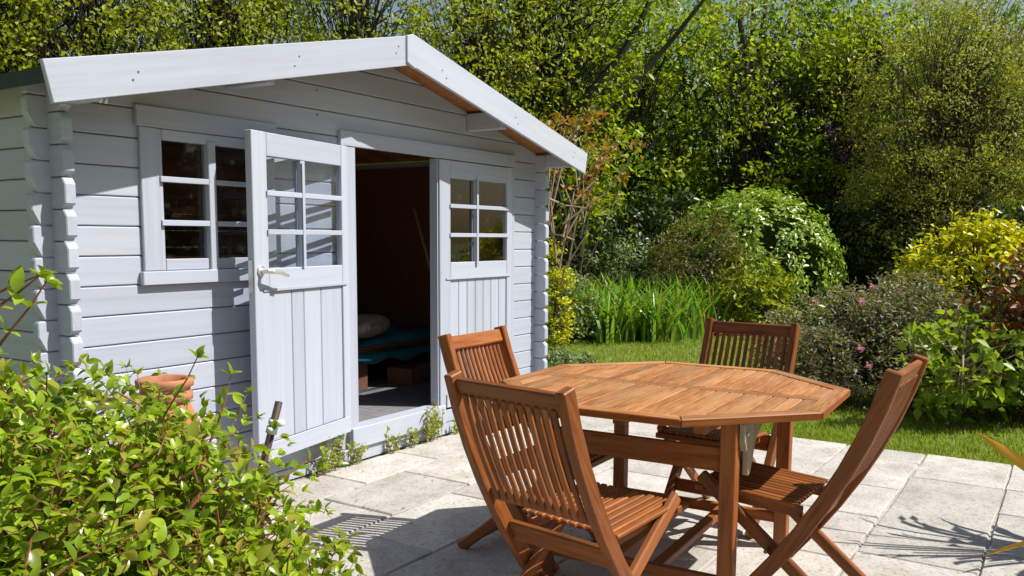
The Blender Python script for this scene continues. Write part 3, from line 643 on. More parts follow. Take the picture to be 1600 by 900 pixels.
L['pinkish'] = leafmat('grey_green_leaf', [(0.113, 0.143, 0.059), (0.179, 0.209, 0.099), (0.284, 0.269, 0.158), (0.299, 0.194, 0.132), (0.09, 0.128, 0.046)], 0.25, 0.5, 0.35)
L['yellow'] = leafmat('golden_leaf', [(0.483, 0.455, 0.012), (0.7, 0.634, 0.015), (0.7, 0.7, 0.02), (0.354, 0.399, 0.018), (0.161, 0.236, 0.015)], 0.3, 0.4, 0.4, (1.4, 1.3, 0.4))
L['red'] = leafmat('red_tipped_leaf', [(0.05, 0.08, 0.02), (0.09, 0.11, 0.03), (0.30, 0.055, 0.03), (0.07, 0.10, 0.02), (0.38, 0.10, 0.045)], 0.28, 0.4, 0.45, (1.5, 1.2, 0.6))
L['lime'] = leafmat('lime_leaf', [(0.144, 0.216, 0.02), (0.24, 0.324, 0.03), (0.324, 0.396, 0.05)], 0.38, 0.4, 0.4)
L['iris'] = leafmat('iris_blade', [(0.327, 0.298, 0.081), (0.088, 0.174, 0.023), (0.123, 0.259, 0.022), (0.184, 0.351, 0.032), (0.261, 0.444, 0.049)], 0.3, 0.35, 0.45)
L['orange'] = leafmat('orange_young_leaf', [(0.34, 0.17, 0.03), (0.42, 0.24, 0.04), (0.26, 0.12, 0.025), (0.22, 0.20, 0.03)], 0.35, 0.5, 0.3, (1.4, 1.1, 0.5))
L['pale'] = leafmat('variegated_leaf', [(0.14, 0.20, 0.07), (0.30, 0.34, 0.20), (0.08, 0.14, 0.04)], 0.3, 0.45, 0.35)
L['bush'] = leafmat('glossy_bush_leaf', [(0.124, 0.193, 0.014), (0.179, 0.27, 0.016), (0.276, 0.386, 0.022), (0.373, 0.476, 0.032), (0.276, 0.386, 0.022), (0.179, 0.27, 0.016), (0.414, 0.345, 0.05), (0.124, 0.193, 0.014)], 0.36, 0.27, 0.55)
L['grass'] = leafmat('grass_blade', [(0.16, 0.22, 0.02), (0.23, 0.29, 0.03), (0.30, 0.34, 0.05)], 0.4, 0.55, 0.3)
L['straw'] = leafmat('straw_stem', [(0.28, 0.20, 0.10), (0.34, 0.26, 0.14), (0.20, 0.16, 0.06)], 0.25, 0.6, 0.2)
L['purple'] = leafmat('purple_petal', [(0.20, 0.09, 0.24), (0.30, 0.15, 0.33)], 0.3, 0.5, 0.2, (1.2, 1.0, 1.3))
L['pink'] = leafmat('pink_petal', [(0.55, 0.22, 0.30), (0.65, 0.36, 0.42)], 0.3, 0.5, 0.2, (1.2, 1.0, 1.0))
L['whitep'] = leafmat('white_petal', [(0.6, 0.6, 0.55), (0.7, 0.7, 0.66)], 0.2, 0.5, 0.2, (1, 1, 1))

# soil bed under the shrubs beyond the lawn
bed_pts = [spot(d, s, -0.024) for d, s in ((11.7, 0.0), (11.45, 0.8), (11.45, 2.1), (12.6, 3.0), (10.5, 3.3), (8.3, 2.75), (7.1, 2.45), (6.75, 2.9), (6.4, 3.5), (6.2, 4.2), (5.75, 6.0), (9, 9), (16, 13), (34, 16), (40, -8), (28, -14), (16, -3.0), (12.2, -0.6))]
b_ = MB(); b_.v = bed_pts; b_.f = [tuple(range(len(bed_pts)))[::-1]]; tag(b_.build('soil_bed', M['soil']), kind='structure')
if bpy.data.objects['soil_bed'].data.polygons[0].normal.z < 0: bpy.data.objects['soil_bed'].data.flip_normals()

def shrub(name, label, cat, depth, side, mat, lobes, clump_r, per, size, twig=None, group=None, rz=0.0, fname='foliage', **kw):
    r = empty(name, spot(depth, side, -0.02), rz, label, cat, group); crown(fname, mat, r, lobes, clump_r, per, size, twig or M['bark'], root=(0, 0, 0), **kw); return r
YW = -(math.pi / 2 - 0.0) + 0.0
# local axes of every plant are turned so that x runs to the right of the view and y away from the viewer
VZ = math.atan2(RT.y, RT.x)
# --- shrubs of the border
shrub('clipped_shrub', 'large rounded dome shrub with light green glossy leaves, behind the lawn', 'shrub', 14.2, 3.85, L['dome'], [(0, 0, 0.80, 1.38, 1.15, 1.30, 520)], 0.13, 36, 0.090, rz=VZ, shell=0.9, twig_r=0.006, outw=2.6, upb=0.3)
shrub('heather_shrub', 'bronze tipped green shrub in front of the rounded dome shrub', 'shrub', 12.9, 2.68, L['bronze'], [(0.1, 0, 0.80, 0.76, 0.6, 0.90, 290), (-0.5, 0.1, 0.55, 0.4, 0.4, 0.6, 70)], 0.12, 30, 0.05, rz=VZ, aspect=0.35, upb=0.8, shell=0.6, twig_r=0.005)
shrub('broadleaf_shrub', 'low dark green broad leaved shrub at the foot of the dome shrub', 'shrub', 12.6, 3.5, L['wood2'], [(0, 0, 0.5, 0.65, 0.45, 0.6, 90)], 0.13, 18, 0.11, rz=VZ, twig_r=0.005)
shrub('variegated_shrub', 'small pale variegated shrub behind the iris bed', 'shrub', 13.0, 1.76, L['pale'], [(0, 0, 0.95, 0.35, 0.3, 0.5, 50), (-0.45, 0, 0.75, 0.3, 0.3, 0.4, 30)], 0.12, 22, 0.07, rz=VZ, twig_r=0.006)
shrub('rock_rose', 'wide grey green shrub with pinkish tips and few pink flowers', 'shrub', 7.2, 2.95, L['pinkish'], [(-0.15, 0, 0.42, 0.75, 0.5, 0.5, 330), (0.40, 0.1, 0.55, 0.55, 0.5, 0.52, 240), (-0.55, -0.1, 0.28, 0.45, 0.4, 0.35, 110)], 0.085, 26, 0.042, rz=VZ, aspect=0.38, shell=0.7, twig_r=0.004, upb=0.7)
rr = bpy.data.objects['rock_rose']
fme = leaf_mesh(rng.normal(size=(12, 3)) * 0.014, 0.036, aspect=0.8)
for c in ball(22, 0.95) * [0.78, 0.5, 0.5] + [0.0, -0.1, 0.48]:
    if c[2] > 0.1 and c[1] < 0.1: link('flower', fme, L['pink'], rr, Matrix.Translation(c))
shrub('golden_shrub', 'bright golden yellow evergreen shrub at the right, behind the lime green bush', 'shrub', 8.6, 4.55, L['yellow'], [(0, 0, 0.80, 0.80, 0.6, 0.68, 240), (0.05, 0, 1.22, 0.30, 0.25, 0.40, 50), (0.6, 0, 0.9, 0.6, 0.5, 0.55, 130), (-0.45, 0, 0.85, 0.3, 0.3, 0.3, 40)], 0.11, 24, 0.075, rz=VZ, aspect=0.5, upb=0.9, shell=0.7, twig_r=0.005)
shrub('photinia', 'tall shrub with red young leaves at the right edge', 'shrub', 6.6, 3.97, L['red'], [(0.1, 0, 0.75, 0.55, 0.5, 0.55, 150), (-0.15, -0.1, 0.45, 0.4, 0.4, 0.45, 70)], 0.11, 20, 0.07, rz=VZ, aspect=0.42, twig_r=0.006)
shrub('hydrangea', 'sparse lime green bush with upright brown stems beside the right hand chair', 'shrub', 6.25, 3.25, L['lime'], [(0.05, 0, 0.45, 0.38, 0.3, 0.42, 34), (-0.32, 0, 0.42, 0.2, 0.2, 0.3, 14), (0.4, 0.1, 0.5, 0.25, 0.25, 0.35, 18)], 0.09, 13, 0.085, rz=VZ, aspect=0.6, twig=M['drytwig'], twig_r=0.006, shell=0.3)
shrub('low_laurel', 'low dark green shrub in shade under the lime green bush', 'shrub', 6.7, 3.75, L['wood'], [(0, 0, 0.28, 0.6, 0.4, 0.32, 110)], 0.1, 20, 0.07, rz=VZ, twig_r=0.005)
shrub('golden_conifer', 'small yellow conifer just past the right corner of the shed', 'shrub', 10.6, 0.50, L['yellow'], [(0, 0, 0.55, 0.22, 0.22, 0.6, 60), (0, 0, 0.95, 0.12, 0.12, 0.35, 22)], 0.07, 26, 0.045, rz=VZ, upb=1.2, shell=0.6, twig_r=0.004)
shrub('cottage_plant', 'bushy mixed green plant between the shed corner and the iris bed', 'plant', 11.3, 0.66, L['pale'], [(0, 0, 0.42, 0.45, 0.4, 0.55, 100)], 0.1, 20, 0.06, rz=VZ, twig_r=0.004)
shrub('ground_cover', 'low silvery plant spreading on the lawn edge by the shed corner', 'plant', 9.3, 0.52, L['pale'], [(0, 0, 0.03, 0.36, 0.3, 0.12, 60)], 0.06, 16, 0.055, rz=VZ, twig_r=0.003, zmin=0.01)
shrub('leafy_weed', 'small bright green plant at the foot of the shed corner by the chair', 'plant', 7.05, 0.12, L['lime'], [(0, 0, 0.14, 0.14, 0.12, 0.17, 22)], 0.05, 12, 0.055, rz=VZ, twig_r=0.003, zmin=0.01, aspect=0.7)
shrub('flowering_plant', 'low brownish plant with tiny white flowers on the bare soil beside the iris bed', 'plant', 12.6, 3.0, L['bronze'], [(0, 0, 0.12, 0.6, 0.5, 0.16, 80)], 0.1, 14, 0.05, rz=VZ, twig_r=0.003, zmin=0.01)
tag(link('flowers', leaf_mesh(ball(40, 0.7) * [0.65, 0.5, 0.14] + [0, 0, 0.17], 0.05, aspect=0.9), L['whitep'], bpy.data.objects['flowering_plant']), kind='stuff')

# --- blades: iris clumps, wispy stems, grass
def blade_mesh(P, hgt, w, lean, seg=4, az=None, bend=1.0):
    n = len(P); a = rng.uniform(0, 2 * np.pi, n) if az is None else az; h = hgt * rng.uniform(0.6, 1.15, n); ln = lean * rng.uniform(0.1, 1.3, n) * h
    d = np.stack([np.cos(a), np.sin(a), 0 * a], 1); sd = np.stack([-np.sin(a + rng.normal(0, 0.7, n)), np.cos(a), 0 * a], 1); sd /= np.linalg.norm(sd, axis=1)[:, None]
    v = np.empty((n, 2 * seg + 1, 3))
    for i in range(seg + 1):
        t = i / seg; c = P + d * (ln * t ** (1 + bend))[:, None]; c = c + np.stack([0 * h, 0 * h, h * (t - 0.22 * bend * lean * t ** 3)], 1)
        ww = w * (1 - t ** 2.2)
        if i < seg: v[:, 2 * i] = c + sd * ww / 2; v[:, 2 * i + 1] = c - sd * ww / 2
        else: v[:, 2 * seg] = c
    base = np.arange(n) * (2 * seg + 1); fs = []
    me = bpy.data.meshes.new('blades'); tri = []
    for i in range(seg - 1):
        a0, b0, a1, b1 = 2 * i, 2 * i + 1, 2 * i + 2, 2 * i + 3; tri += [(a0, b0, b1), (a0, b1, a1)]
    tri += [(2 * seg - 2, 2 * seg - 1, 2 * seg)]
    tri = np.array(tri); f = (base[:, None, None] + tri[None]).reshape(-1); nf = len(f) // 3
    me.vertices.add(n * (2 * seg + 1)); me.vertices.foreach_set('co', v.reshape(-1)); me.loops.add(nf * 3); me.loops.foreach_set('vertex_index', f.astype(np.int32))
    me.polygons.add(nf); me.polygons.foreach_set('loop_start', np.arange(nf, dtype=np.int32) * 3); me.polygons.foreach_set('loop_total', np.full(nf, 3, dtype=np.int32)); me.update(); me.validate(); return me
iris_meshes = [blade_mesh(np.concatenate([rng.normal(0, 0.13, (80, 2)), np.zeros((80, 1))], 1), 0.60, 0.036, 0.75, seg=6) for _ in range(3)]
k = 0
for (u, d) in ((862, 11.8), (866, 12.6), (880, 11.6), (1122, 13.2), (1134, 13.9), (1110, 12.5), (872, 11.9), (900, 11.7), (928, 11.6), (952, 11.5), (976, 11.45), (1000, 11.5), (1024, 11.6), (1048, 11.8), (1070, 12.1), (1092, 12.5), (1112, 13.0), (885, 12.4), (915, 12.3), (945, 12.2), (972, 12.2), (1000, 12.3), (1030, 12.5), (1056, 12.8), (1080, 13.2), (1100, 13.6), (990, 12.9), (1020, 13.1), (1046, 13.4)):
    r = empty('iris_clump', spot(d, (u - 800) / 1369.4 * d, -0.02), rng.uniform(0, 6), 'clump of sword shaped green leaves in the iris bed at the back of the lawn', 'plant', 'iris clumps in the bed')
    o = link('blades', iris_meshes[k % 3], L['iris'], r); s_ = rng.uniform(0.9, 1.15); r.scale = (s_ * 1.15, s_ * 1.15, s_ * (1.2 if d < 12.1 else 1.45)); k += 1
r = empty('tall_grass', spot(12.7, 1.28, -0.02), 0, 'tuft of dry straw coloured stems rising above the iris leaves', 'plant'); link('stems', blade_mesh(np.concatenate([rng.normal(0, 0.16, (130, 2)), np.zeros((130, 1))], 1), 1.0, 0.009, 0.25), L['straw'], r)
# lawn grass: a ragged edge along the paving, shorter blades further out
n1 = 30000; Pg = np.stack([3.86 + rng.exponential(0.5, n1) - 0.02, rng.uniform(-6, 1.6, n1), np.full(n1, -0.034)], 1)
n2 = 60000; dd = rng.uniform(5.5, 12.0, n2); ss = rng.uniform(-0.3, 4.5, n2); Pq = np.array([[CAM.x, CAM.y]]) + np.outer(dd, [FW.x, FW.y]) + np.outer(ss, [RT.x, RT.y]); Pq = np.concatenate([Pq, np.full((n2, 1), -0.034)], 1); Pq = Pq[Pq[:, 0] > 3.88]
Pall = np.concatenate([Pg, Pq]); inside = ~((Pall[:, 0] < 3.95 ) & (Pall[:, 1] > -0.1))
tag(link('grass', blade_mesh(Pall[inside], 0.052, 0.006, 0.6, seg=2), L['grass']), kind='stuff')
# white daisies in the lawn
dz = np.concatenate([np.array(spot(d, s, 0.02))[None] + rng.normal(0, 0.006, (5, 3)) for d, s in zip(rng.uniform(6.0, 7.2, 16), rng.uniform(1.2, 3.6, 16))]); tag(link('daisies', leaf_mesh(dz, 0.018, aspect=0.9, upb=2), L['whitep']), kind='stuff')

# --- weeds along the foot of the shed
wm = [(1.50, 0.23, 0.11, 120), (1.70, 0.17, 0.06, 60), (2.02, 0.16, 0.04, 44), (2.2, 0.15, 0.05, 44), (2.42, 0.25, 0.09, 120), (2.66, 0.10, 0.06, 26), (3.15, 0.17, 0.06, 40), (1.40, 0.09, 0.08, 30)]
wl = ['widest yellow green weed under the corner of the open door', 'thin weed under the hinge side of the open door', 'thin reddish weed below the left end of the door sill', 'small weed against the plinth below the door sill', 'bushiest leafy weed below the middle of the door sill', 'low weed just right of the bushy one at the door sill', 'weed beside the leaning chair back, at the foot of the closed door', 'low creeping weed at the left end of the row along the shed']
for (x, h, w, n), lb in zip(wm, wl):
    r = empty('weed', (x, -0.065, 0), 0, lb, 'weed', 'weeds along the foot of the shed'); stems = MB(); pts = []
    for s in range(max(4, n // 5)):
        b0 = Vector((rng.normal(0, w * 0.4), rng.normal(0, 0.012), 0)); tp = b0 + Vector((rng.normal(0, w * 0.35), rng.normal(-0.02, 0.02), h * rng.uniform(0.45, 1.0)))
        stems.tube([b0, (b0 + tp) / 2 + Vector(rng.normal(0, 0.008, 3)), tp], [0.0016, 0.0014, 0.001], 4, cap=False)
        for t in np.linspace(0.25, 1.0, 7): pts.append(np.array(b0.lerp(tp, t)) + rng.normal(0, 0.008, 3))
    stems.build('stems', M['twig'] if n < 35 else M['drytwig'], r); link('leaves', leaf_mesh(np.array(pts), 0.034, aspect=0.5, upb=0.6), L['spring'], r)

# fallen bits on the terrace
fb = np.stack([rng.uniform(0.2, 3.7, 70), -0.12 - rng.exponential(0.9, 70), np.full(70, 0.007)], 1); fb = fb[fb[:, 1] > -4]
tag(link('leaf_litter', leaf_mesh(fb, 0.022, aspect=0.5, upb=6), L['straw']), kind='stuff')
# --- climber at the shed corner: dry twigs and orange young leaves
r = empty('climber', spot(7.6, 0.30, 0), VZ, 'bare climber with pale dry twigs and orange young leaves at the shed corner', 'climber')
tw = MB(); op = []
for i in range(11):
    b0 = Vector((rng.uniform(-0.05, 0.2), rng.uniform(-0.2, 0.2), rng.uniform(0.9, 1.5))); e = b0 + Vector((rng.normal(0.12, 0.28), rng.normal(0, 0.15), rng.uniform(0.3, 1.1)))
    mm = (b0 + e) / 2 + Vector(rng.normal(0, 0.08, 3)); tw.tube([b0, mm, e], [0.010, 0.008, 0.004], 5, cap=False)
    if rng.uniform() < 0.8: op.append(rng.normal(size=(14, 3)) * 0.045 + np.array(e))
for i in range(9):
    a = Vector((0.0, rng.uniform(-0.3, 0), 1.2 + rng.uniform(0, 0.6))); e = a + Vector((rng.uniform(-0.35, 0.5), rng.uniform(-0.3, 0.1), rng.uniform(-0.15, 0.25))); tw.tube([a, (a + e) / 2 + Vector(rng.normal(0, 0.04, 3)), e], [0.011, 0.009, 0.005], 5, cap=False)
tw.build('stems', M['drytwig'], r); link('leaves', leaf_mesh(np.concatenate(op), 0.06, aspect=0.5, upb=0.2), L['orange'], r)

# --- trees
def tree(name, label, depth, side, mat, lobes, clump_r, per, size, tr=None, bark=None, group=None, lim=(), rz=None, **kw):
    r = empty(name, spot(depth, side, -0.03), VZ if rz is None else rz, label, 'tree', group); bk = bark or M['bark']
    if tr: trunk([Vector(p) for p in tr[0]], tr[1], bk, r)
    if lim: limbs(r, bk, lim)
    crown('crown', mat, r, lobes, clump_r, per, size, bk, root=(0, 0, 0.5), **kw); return r
G_ = 'trees behind the garden'
# spring hedge trees behind the shed roof
lab = ['fine leaved yellow green tree behind the left eave of the shed', 'yellow green tree in young leaf behind the left slope of the shed roof', 'yellow green tree in young leaf behind the middle of the left roof slope', 'loose yellow green tree behind the ridge of the shed', 'thin yellow green tree with sky showing through, right of the shed ridge']
for i, (u, d, hh) in enumerate(((-20, 9.5, 5.5), (160, 10.0, 5.7), (360, 10.6, 5.9), (560, 11.2, 6.0), (745, 11.8, 6.0))):
    s_ = (u - 800) / 1369.4 * d; sp_ = 430 if i < 3 else 300
    tree('hedge_tree', lab[i], d, s_, L['spring'], [(0, 0, hh * 0.62, 1.0, 0.9, hh * 0.42, sp_), (rng.uniform(-0.4, 0.4), 0.3, hh * 0.45, 0.9, 0.7, hh * 0.3, 110)], 0.2, 34, 0.068, ([(0, 0, 0), (0.05, 0, 1.5), (-0.05, 0.05, hh * 0.75)], [0.07, 0.055, 0.02]), M['bark_dark'],
         lim=[([(0, 0, 1.0), (rng.uniform(-0.7, 0.7), 0, 2.4), (rng.uniform(-1, 1), 0.1, 4.2)], 0.022, 0.008) for _ in range(4)], shell=0.15, twig_r=0.007, upb=0.3)
# tree right of the ridge with dark trunks
tree('ash_tree', 'tall dark stemmed tree in light green leaf to the right of the shed ridge', 12.6, 0.45, L['wood2'], [(0, 0, 4.1, 1.3, 1.2, 1.6, 100), (0.3, 0, 2.3, 0.9, 0.8, 1.0, 60), (0.6, 0.2, 5.4, 1.6, 1.2, 1.0, 80)], 0.26, 32, 0.10, ([(-0.2, 0, 0), (-0.15, 0, 2), (-0.35, 0, 4.2), (-0.3, 0, 6.0)], [0.14, 0.12, 0.09, 0.04]), M['bark_dark'],
     lim=[([(-0.1, 0, 1.2), (0.25, 0, 3.0), (0.5, 0, 5.5)], 0.09, 0.03), ([(0.1, 0, 2.4), (1.1, 0, 3.3), (2.4, 0, 4.9)], 0.075, 0.02), ([(-0.2, 0, 2.6), (-0.8, 0, 4.0), (-1.2, 0, 5.6)], 0.06, 0.02), ([(0.2, 0, 2.9), (1.3, 0, 4.3), (1.9, 0.1, 6.0)], 0.06, 0.02)], shell=0.3, twig_r=0.011)
shrub('maple_sapling', 'slender sapling with orange young leaves beside the right end of the roof', 'tree', 9.6, 0.75, L['orange'], [(0, 0, 2.55, 0.42, 0.35, 0.35, 12), (0.15, 0, 1.9, 0.45, 0.35, 0.35, 6)], 0.10, 16, 0.075, rz=VZ, twig=M['drytwig'], twig_r=0.006, shell=0.2)
# the woodland behind the border
big = [('beech_tree', 'broad dark green tree in the middle of the woodland edge', 17.6, 2.4, L['wood'], 0),
       ('beech_tree', 'broad green tree behind the rounded dome shrub', 17.6, 4.8, L['wood'], 1),
       ('beech_tree', 'green tree behind the bronze shrub, nearer the shed', 16.2, 1.1, L['wood'], 2),
       ('beech_tree', 'shaded dark tree left of the fine leaved willow', 18.2, 7.0, L['wood'], 3),
       ('beech_tree', 'dark tree far right behind the golden shrub', 18.6, 10.0, L['wood'], 4)]
for (nm, lb, d, s_, mt, i) in big:
    tree(nm, lb, d, s_, mt, [(0, 0, 3.3, 1.6, 1.3, 1.9, 150), (-0.6, -0.5, 1.7, 1.2, 0.9, 1.2, 80), (0.8, -0.4, 2.0, 1.2, 0.9, 1.4, 85), (0.2, 0, 5.2, 1.7, 1.4, 1.2, 80)], 0.30, 34, 0.115, ([(0, 0, 0), (0.1, 0, 2), (0, 0.1, 4.5), (0.1, 0, 6)], [0.17, 0.14, 0.09, 0.04]), M['bark_dark'], G_,
         lim=[([(0, 0, 1.0), (rng.uniform(-1, 1), -0.4, 2.6), (rng.uniform(-2, 2), -0.5, 4.6)], 0.06, 0.02) for _ in range(6)], shell=0.35, twig_r=0.012)
# trees with lighter leaves in front of them
for (lb, d, s_) in (('fresh green tree leaning out over the border, above the bronze shrub', 15.6, 2.1), ('fresh green tree above the dome shrub', 16.2, 4.2), ('fresh green tree left of the willow', 16.4, 6.2)):
    tree('hazel_tree', lb, d, s_, L['wood2'], [(0, 0, 3.0, 1.25, 0.9, 1.3, 62), (0.3, 0, 4.6, 1.4, 1.0, 1.0, 60)], 0.24, 28, 0.105, ([(0, 0.3, 0), (0.1, 0.2, 2), (0, 0, 4.5)], [0.08, 0.06, 0.03]), M['bark_dark'], G_,
         lim=[([(0, 0.2, 1.0), (rng.uniform(-0.6, 0.6), 0, 2.6), (rng.uniform(-1.2, 1.2), -0.3, 4.2)], 0.035, 0.012) for _ in range(4)], shell=0.2, twig_r=0.009)
# old tree with heavy crooked limbs, top right
tree('oak_tree', 'old tree with heavy crooked grey limbs at the top right', 17.2, 6.1, L['wood2'], [(-0.6, 0, 5.2, 2.2, 1.2, 0.9, 90), (0.9, 0, 4.6, 1.2, 1.0, 1.0, 50)], 0.26, 28, 0.10, ([(0.4, 0, 0), (0.35, 0, 2.2), (0.6, 0, 3.7), (0.55, 0, 5.2)], [0.20, 0.17, 0.14, 0.08]), M['bark'],
     lim=[([(0.6, 0, 3.9), (0.85, -0.1, 4.6), (0.75, -0.1, 5.4)], 0.10, 0.06), ([(0.5, 0, 3.4), (-0.2, -0.2, 3.95), (-1.2, -0.2, 4.05), (-1.75, -0.2, 4.8), (-1.8, -0.1, 5.8)], 0.10, 0.05), ([(-1.2, -0.2, 4.05), (-0.4, -0.2, 4.5), (0.2, -0.2, 5.5)], 0.05, 0.02)], shell=0.3, twig_r=0.011)
# willow like mass on the right
tree('willow_tree', 'large fine leaved olive green tree filling the upper right corner', 14.8, 7.1, L['willow'], [(0, 0, 3.0, 1.55, 1.3, 2.3, 400), (1.1, 0.2, 3.8, 1.5, 1.3, 2.3, 300), (-0.6, -0.3, 1.8, 1.1, 0.9, 1.2, 150)], 0.20, 56, 0.070, ([(0, 0, 0), (0.1, 0, 1.6), (0.2, 0, 3.5)], [0.10, 0.08, 0.03]), M['bark'],
     lim=[([(0.05, 0, 0.6), (rng.uniform(-0.8, 0.9), -0.2, 2.2), (rng.uniform(-1, 1.6), -0.2, 4.2)], 0.035, 0.010) for _ in range(10)], shell=0.5, twig_r=0.008, aspect=0.3, upb=0.2)
r = shrub('lilac', 'dark shrub with a few purple blossom clusters in the shade of the trees', 'shrub', 16.6, 5.9, L['dark'], [(0, 0, 1.8, 0.9, 0.6, 1.8, 90)], 0.2, 26, 0.09, rz=VZ)
link('blossom', leaf_mesh(np.concatenate([rng.normal(size=(46, 3)) * [0.05, 0.05, 0.09] + [c[0] * 1.1, c[1] - 0.25, c[2] * 1.05] for c in ((-0.32, -0.7, 3.05), (-0.22, -0.7, 2.95), (0.08, -0.7, 2.92), (0.14, -0.7, 3.25), (0.35, -0.65, 3.0), (0.55, -0.65, 2.75), (-0.1, -0.7, 2.65), (0.3, -0.7, 2.6))]), 0.05, aspect=0.8), L['purple'], r)
# understorey in shade
und_m = None
for i, (u, d, h_) in enumerate(((890, 13.4, 1.8), (950, 14.4, 2.0), (1030, 15.0, 2.3), (1250, 16.2, 2.3), (1330, 15.2, 2.1), (1400, 15.6, 2.2), (1480, 15.2, 2.2), (1570, 13.4, 2.0), (1290, 16.0, 2.0))):
    s_ = (u - 800) / 1369.4 * d; lb = 'dark evergreen bush under the trees, ' + ('just right of the climber', 'behind the left end of the iris bed', 'left behind the bronze tipped shrub', 'right behind the rounded dome shrub', 'in the gap between dome shrub and rock rose', 'below the old tree with crooked limbs', 'left behind the golden shrub', 'right behind the golden shrub', 'tight against the right side of the dome shrub')[i]
    if und_m is None: und_m = shrub('laurel_bush', lb, 'bush', d, s_, L['dark'], [(0, 0, 0.9, 0.95, 0.7, 0.95, 130)], 0.16, 26, 0.095, rz=VZ, group='dark bushes under the trees', shell=0.5, twig_r=0.007); o = und_m
    else: o = copy_tree(und_m); o['label'] = lb; o.location = spot(d, s_, -0.02); o.rotation_euler.z = VZ + rng.uniform(-1, 1)
    o.scale = (h_ / 1.9,) * 3
# far wood behind everything
P = []
fw = MB()
for i in range(70):
    d = rng.uniform(21, 29); s_ = rng.uniform(-0.75, 0.75) * d; c = np.array(spot(d, s_, 0)); hh = rng.uniform(3.2, 5.6) if s_ / d < 0.05 else rng.uniform(5, 8)
    P.append(ball(800, 0.3) * [2.0, 2.0, hh * 0.55] + c + [0, 0, hh * 0.5]); fw.tube([c, c + [0, 0, hh]], [0.15, 0.05], 5, cap=False)
P = np.concatenate(P); tag(link('far_wood', leaf_mesh(P, 0.17, aspect=0.55, upb=0.4), L['wood']), kind='stuff'); tag(fw.build('wood_stems', M['bark_dark']), kind='stuff')

# unseen hedge added right of and behind the viewer, only to darken pane reflections
hedge = None
for i in range(5):
    a = R(-74 + i * 16); loc = Vector((1.0, -2.5, -0.03)) + Vector((math.cos(a - 0.55), math.sin(a - 0.55), 0)) * 11.5
    lb = 'dark green hedge section added outside the frame to reflect in the window panes'
    if hedge is None:
        hedge = empty('reflection_hedge', loc, a - 0.55 + math.pi / 2, lb, 'hedge', 'added hedge sections outside the frame'); crown('foliage', L['dark'], hedge, [(0, 0, 1.9, 2.2, 0.6, 2.1, 380)], 0.25, 30, 0.14, M['bark'], root=(0, 0, 0), shell=0.7)
    else:
        o = copy_tree(hedge); o.location = loc; o.rotation_euler.z = a - 0.55 + math.pi / 2

# ------------------------------------------------------------------ leafy bush in the foreground
def bush_leaf(seed, L_=0.042, W_=0.0225):
    q = np.random.default_rng(seed); v = []; f = []; ns_ = 6; curl = q.uniform(0.1, 0.5); tw_ = q.uniform(-0.4, 0.4); fo = q.uniform(0.15, 0.55)
    for i in range(ns_ + 1):
        t = i / ns_; w = W_ * (math.sin(math.pi * t ** 0.85) ** 0.8) * (1.0 if t < 0.98 else 0) / 1.0 * 0.5; z = -curl * L_ * t * t
        for s in (-1, 0, 1): v.append((L_ * t, s * w + tw_ * w * t, z + abs(s) * w * fo))
    for i in range(ns_):
        for s in (0, 1): a = i * 3 + s; f.append((a, a + 1, a + 4, a + 3))
    me = mesh(v, f, True); me.materials.append(L['bush']); return me
LM = [bush_leaf(100 + i) for i in range(6)]
rng = np.random.default_rng(23)
bc = spot(1.86, -0.86, 0.0)
bush = empty('leafy_bush', bc, VZ, 'glossy light green bush with red stems in the left foreground', 'bush')
stems = MB(); lp = []                                            # leaf placements
def top_of(x): return float(np.interp(x, [-0.6, -0.23, 0.0, 0.2, 0.33, 0.42, 0.50, 0.6], [1.06, 1.05, 0.96, 0.88, 0.76, 0.62, 0.4, 0.1]))
def grow(p0, d0, ln, r0, depth_=0, free=False):
    p = Vector(p0); d = Vector(d0).normalized(); m = max(4, int(ln / 0.05)); path = [p.copy()]; st_ = ln / m; az = rng.uniform(0, 6.28)
    for i in range(m):
        d = (d + Vector(rng.normal(0, 0.13, 3)) + Vector((0, 0, -0.02))).normalized(); p = p + d * st_
        if not free and p.z > top_of(p.x) - 0.02 - 0.10 * abs(p.y): break
        path.append(p.copy())
        t = (i + 1) / m
        if depth_ > 0 or t > 0.35:
            for _ in range(2 if depth_ > 0 else 1):
                az += 2.4 + rng.normal(0, 0.3); sd = d.orthogonal().normalized(); sd = Matrix.Rotation(az, 3, d) @ sd
                ld = (sd * 0.85 + d * 0.5 + Vector((0, 0, 0.10))).normalized(); lp.append((p.copy(), ld, rng.uniform(0.55, 1.15) * (1.0 if t < 0.9 else 0.75)))
        if depth_ < 2 and t > 0.25 and rng.uniform() < (0.50 if depth_ == 0 else 0.18):
            sd = Matrix.Rotation(rng.uniform(0, 6.28), 3, d) @ d.orthogonal().normalized(); grow(p, (d * 0.6 + sd * 0.8 + Vector((0, 0, 0.25))), ln * rng.uniform(0.3, 0.5), r0 * 0.55, depth_ + 1)
    if len(path) < 2: return
    stems.tube(path, [r0 * (1 - 0.7 * i / m) for i in range(len(path))], 5, cap=False)
    for _ in range(3): lp.append((p.copy(), (d + Vector(rng.normal(0, 0.5, 3))).normalized(), rng.uniform(0.45, 0.8)))
for i in range(340):
    x0, y0 = rng.normal(-0.05, 0.25), rng.normal(0, 0.16); tx = rng.uniform(-0.62, 0.33); ty = rng.uniform(-0.40, 0.35)
    hh = top_of(tx) * rng.uniform(0.35, 1.0) - 0.12
    grow((x0, y0, 0.12), (tx - x0, ty - y0, hh), math.hypot(math.hypot(tx - x0, ty - y0), hh) * rng.uniform(0.9, 1.1), 0.005)
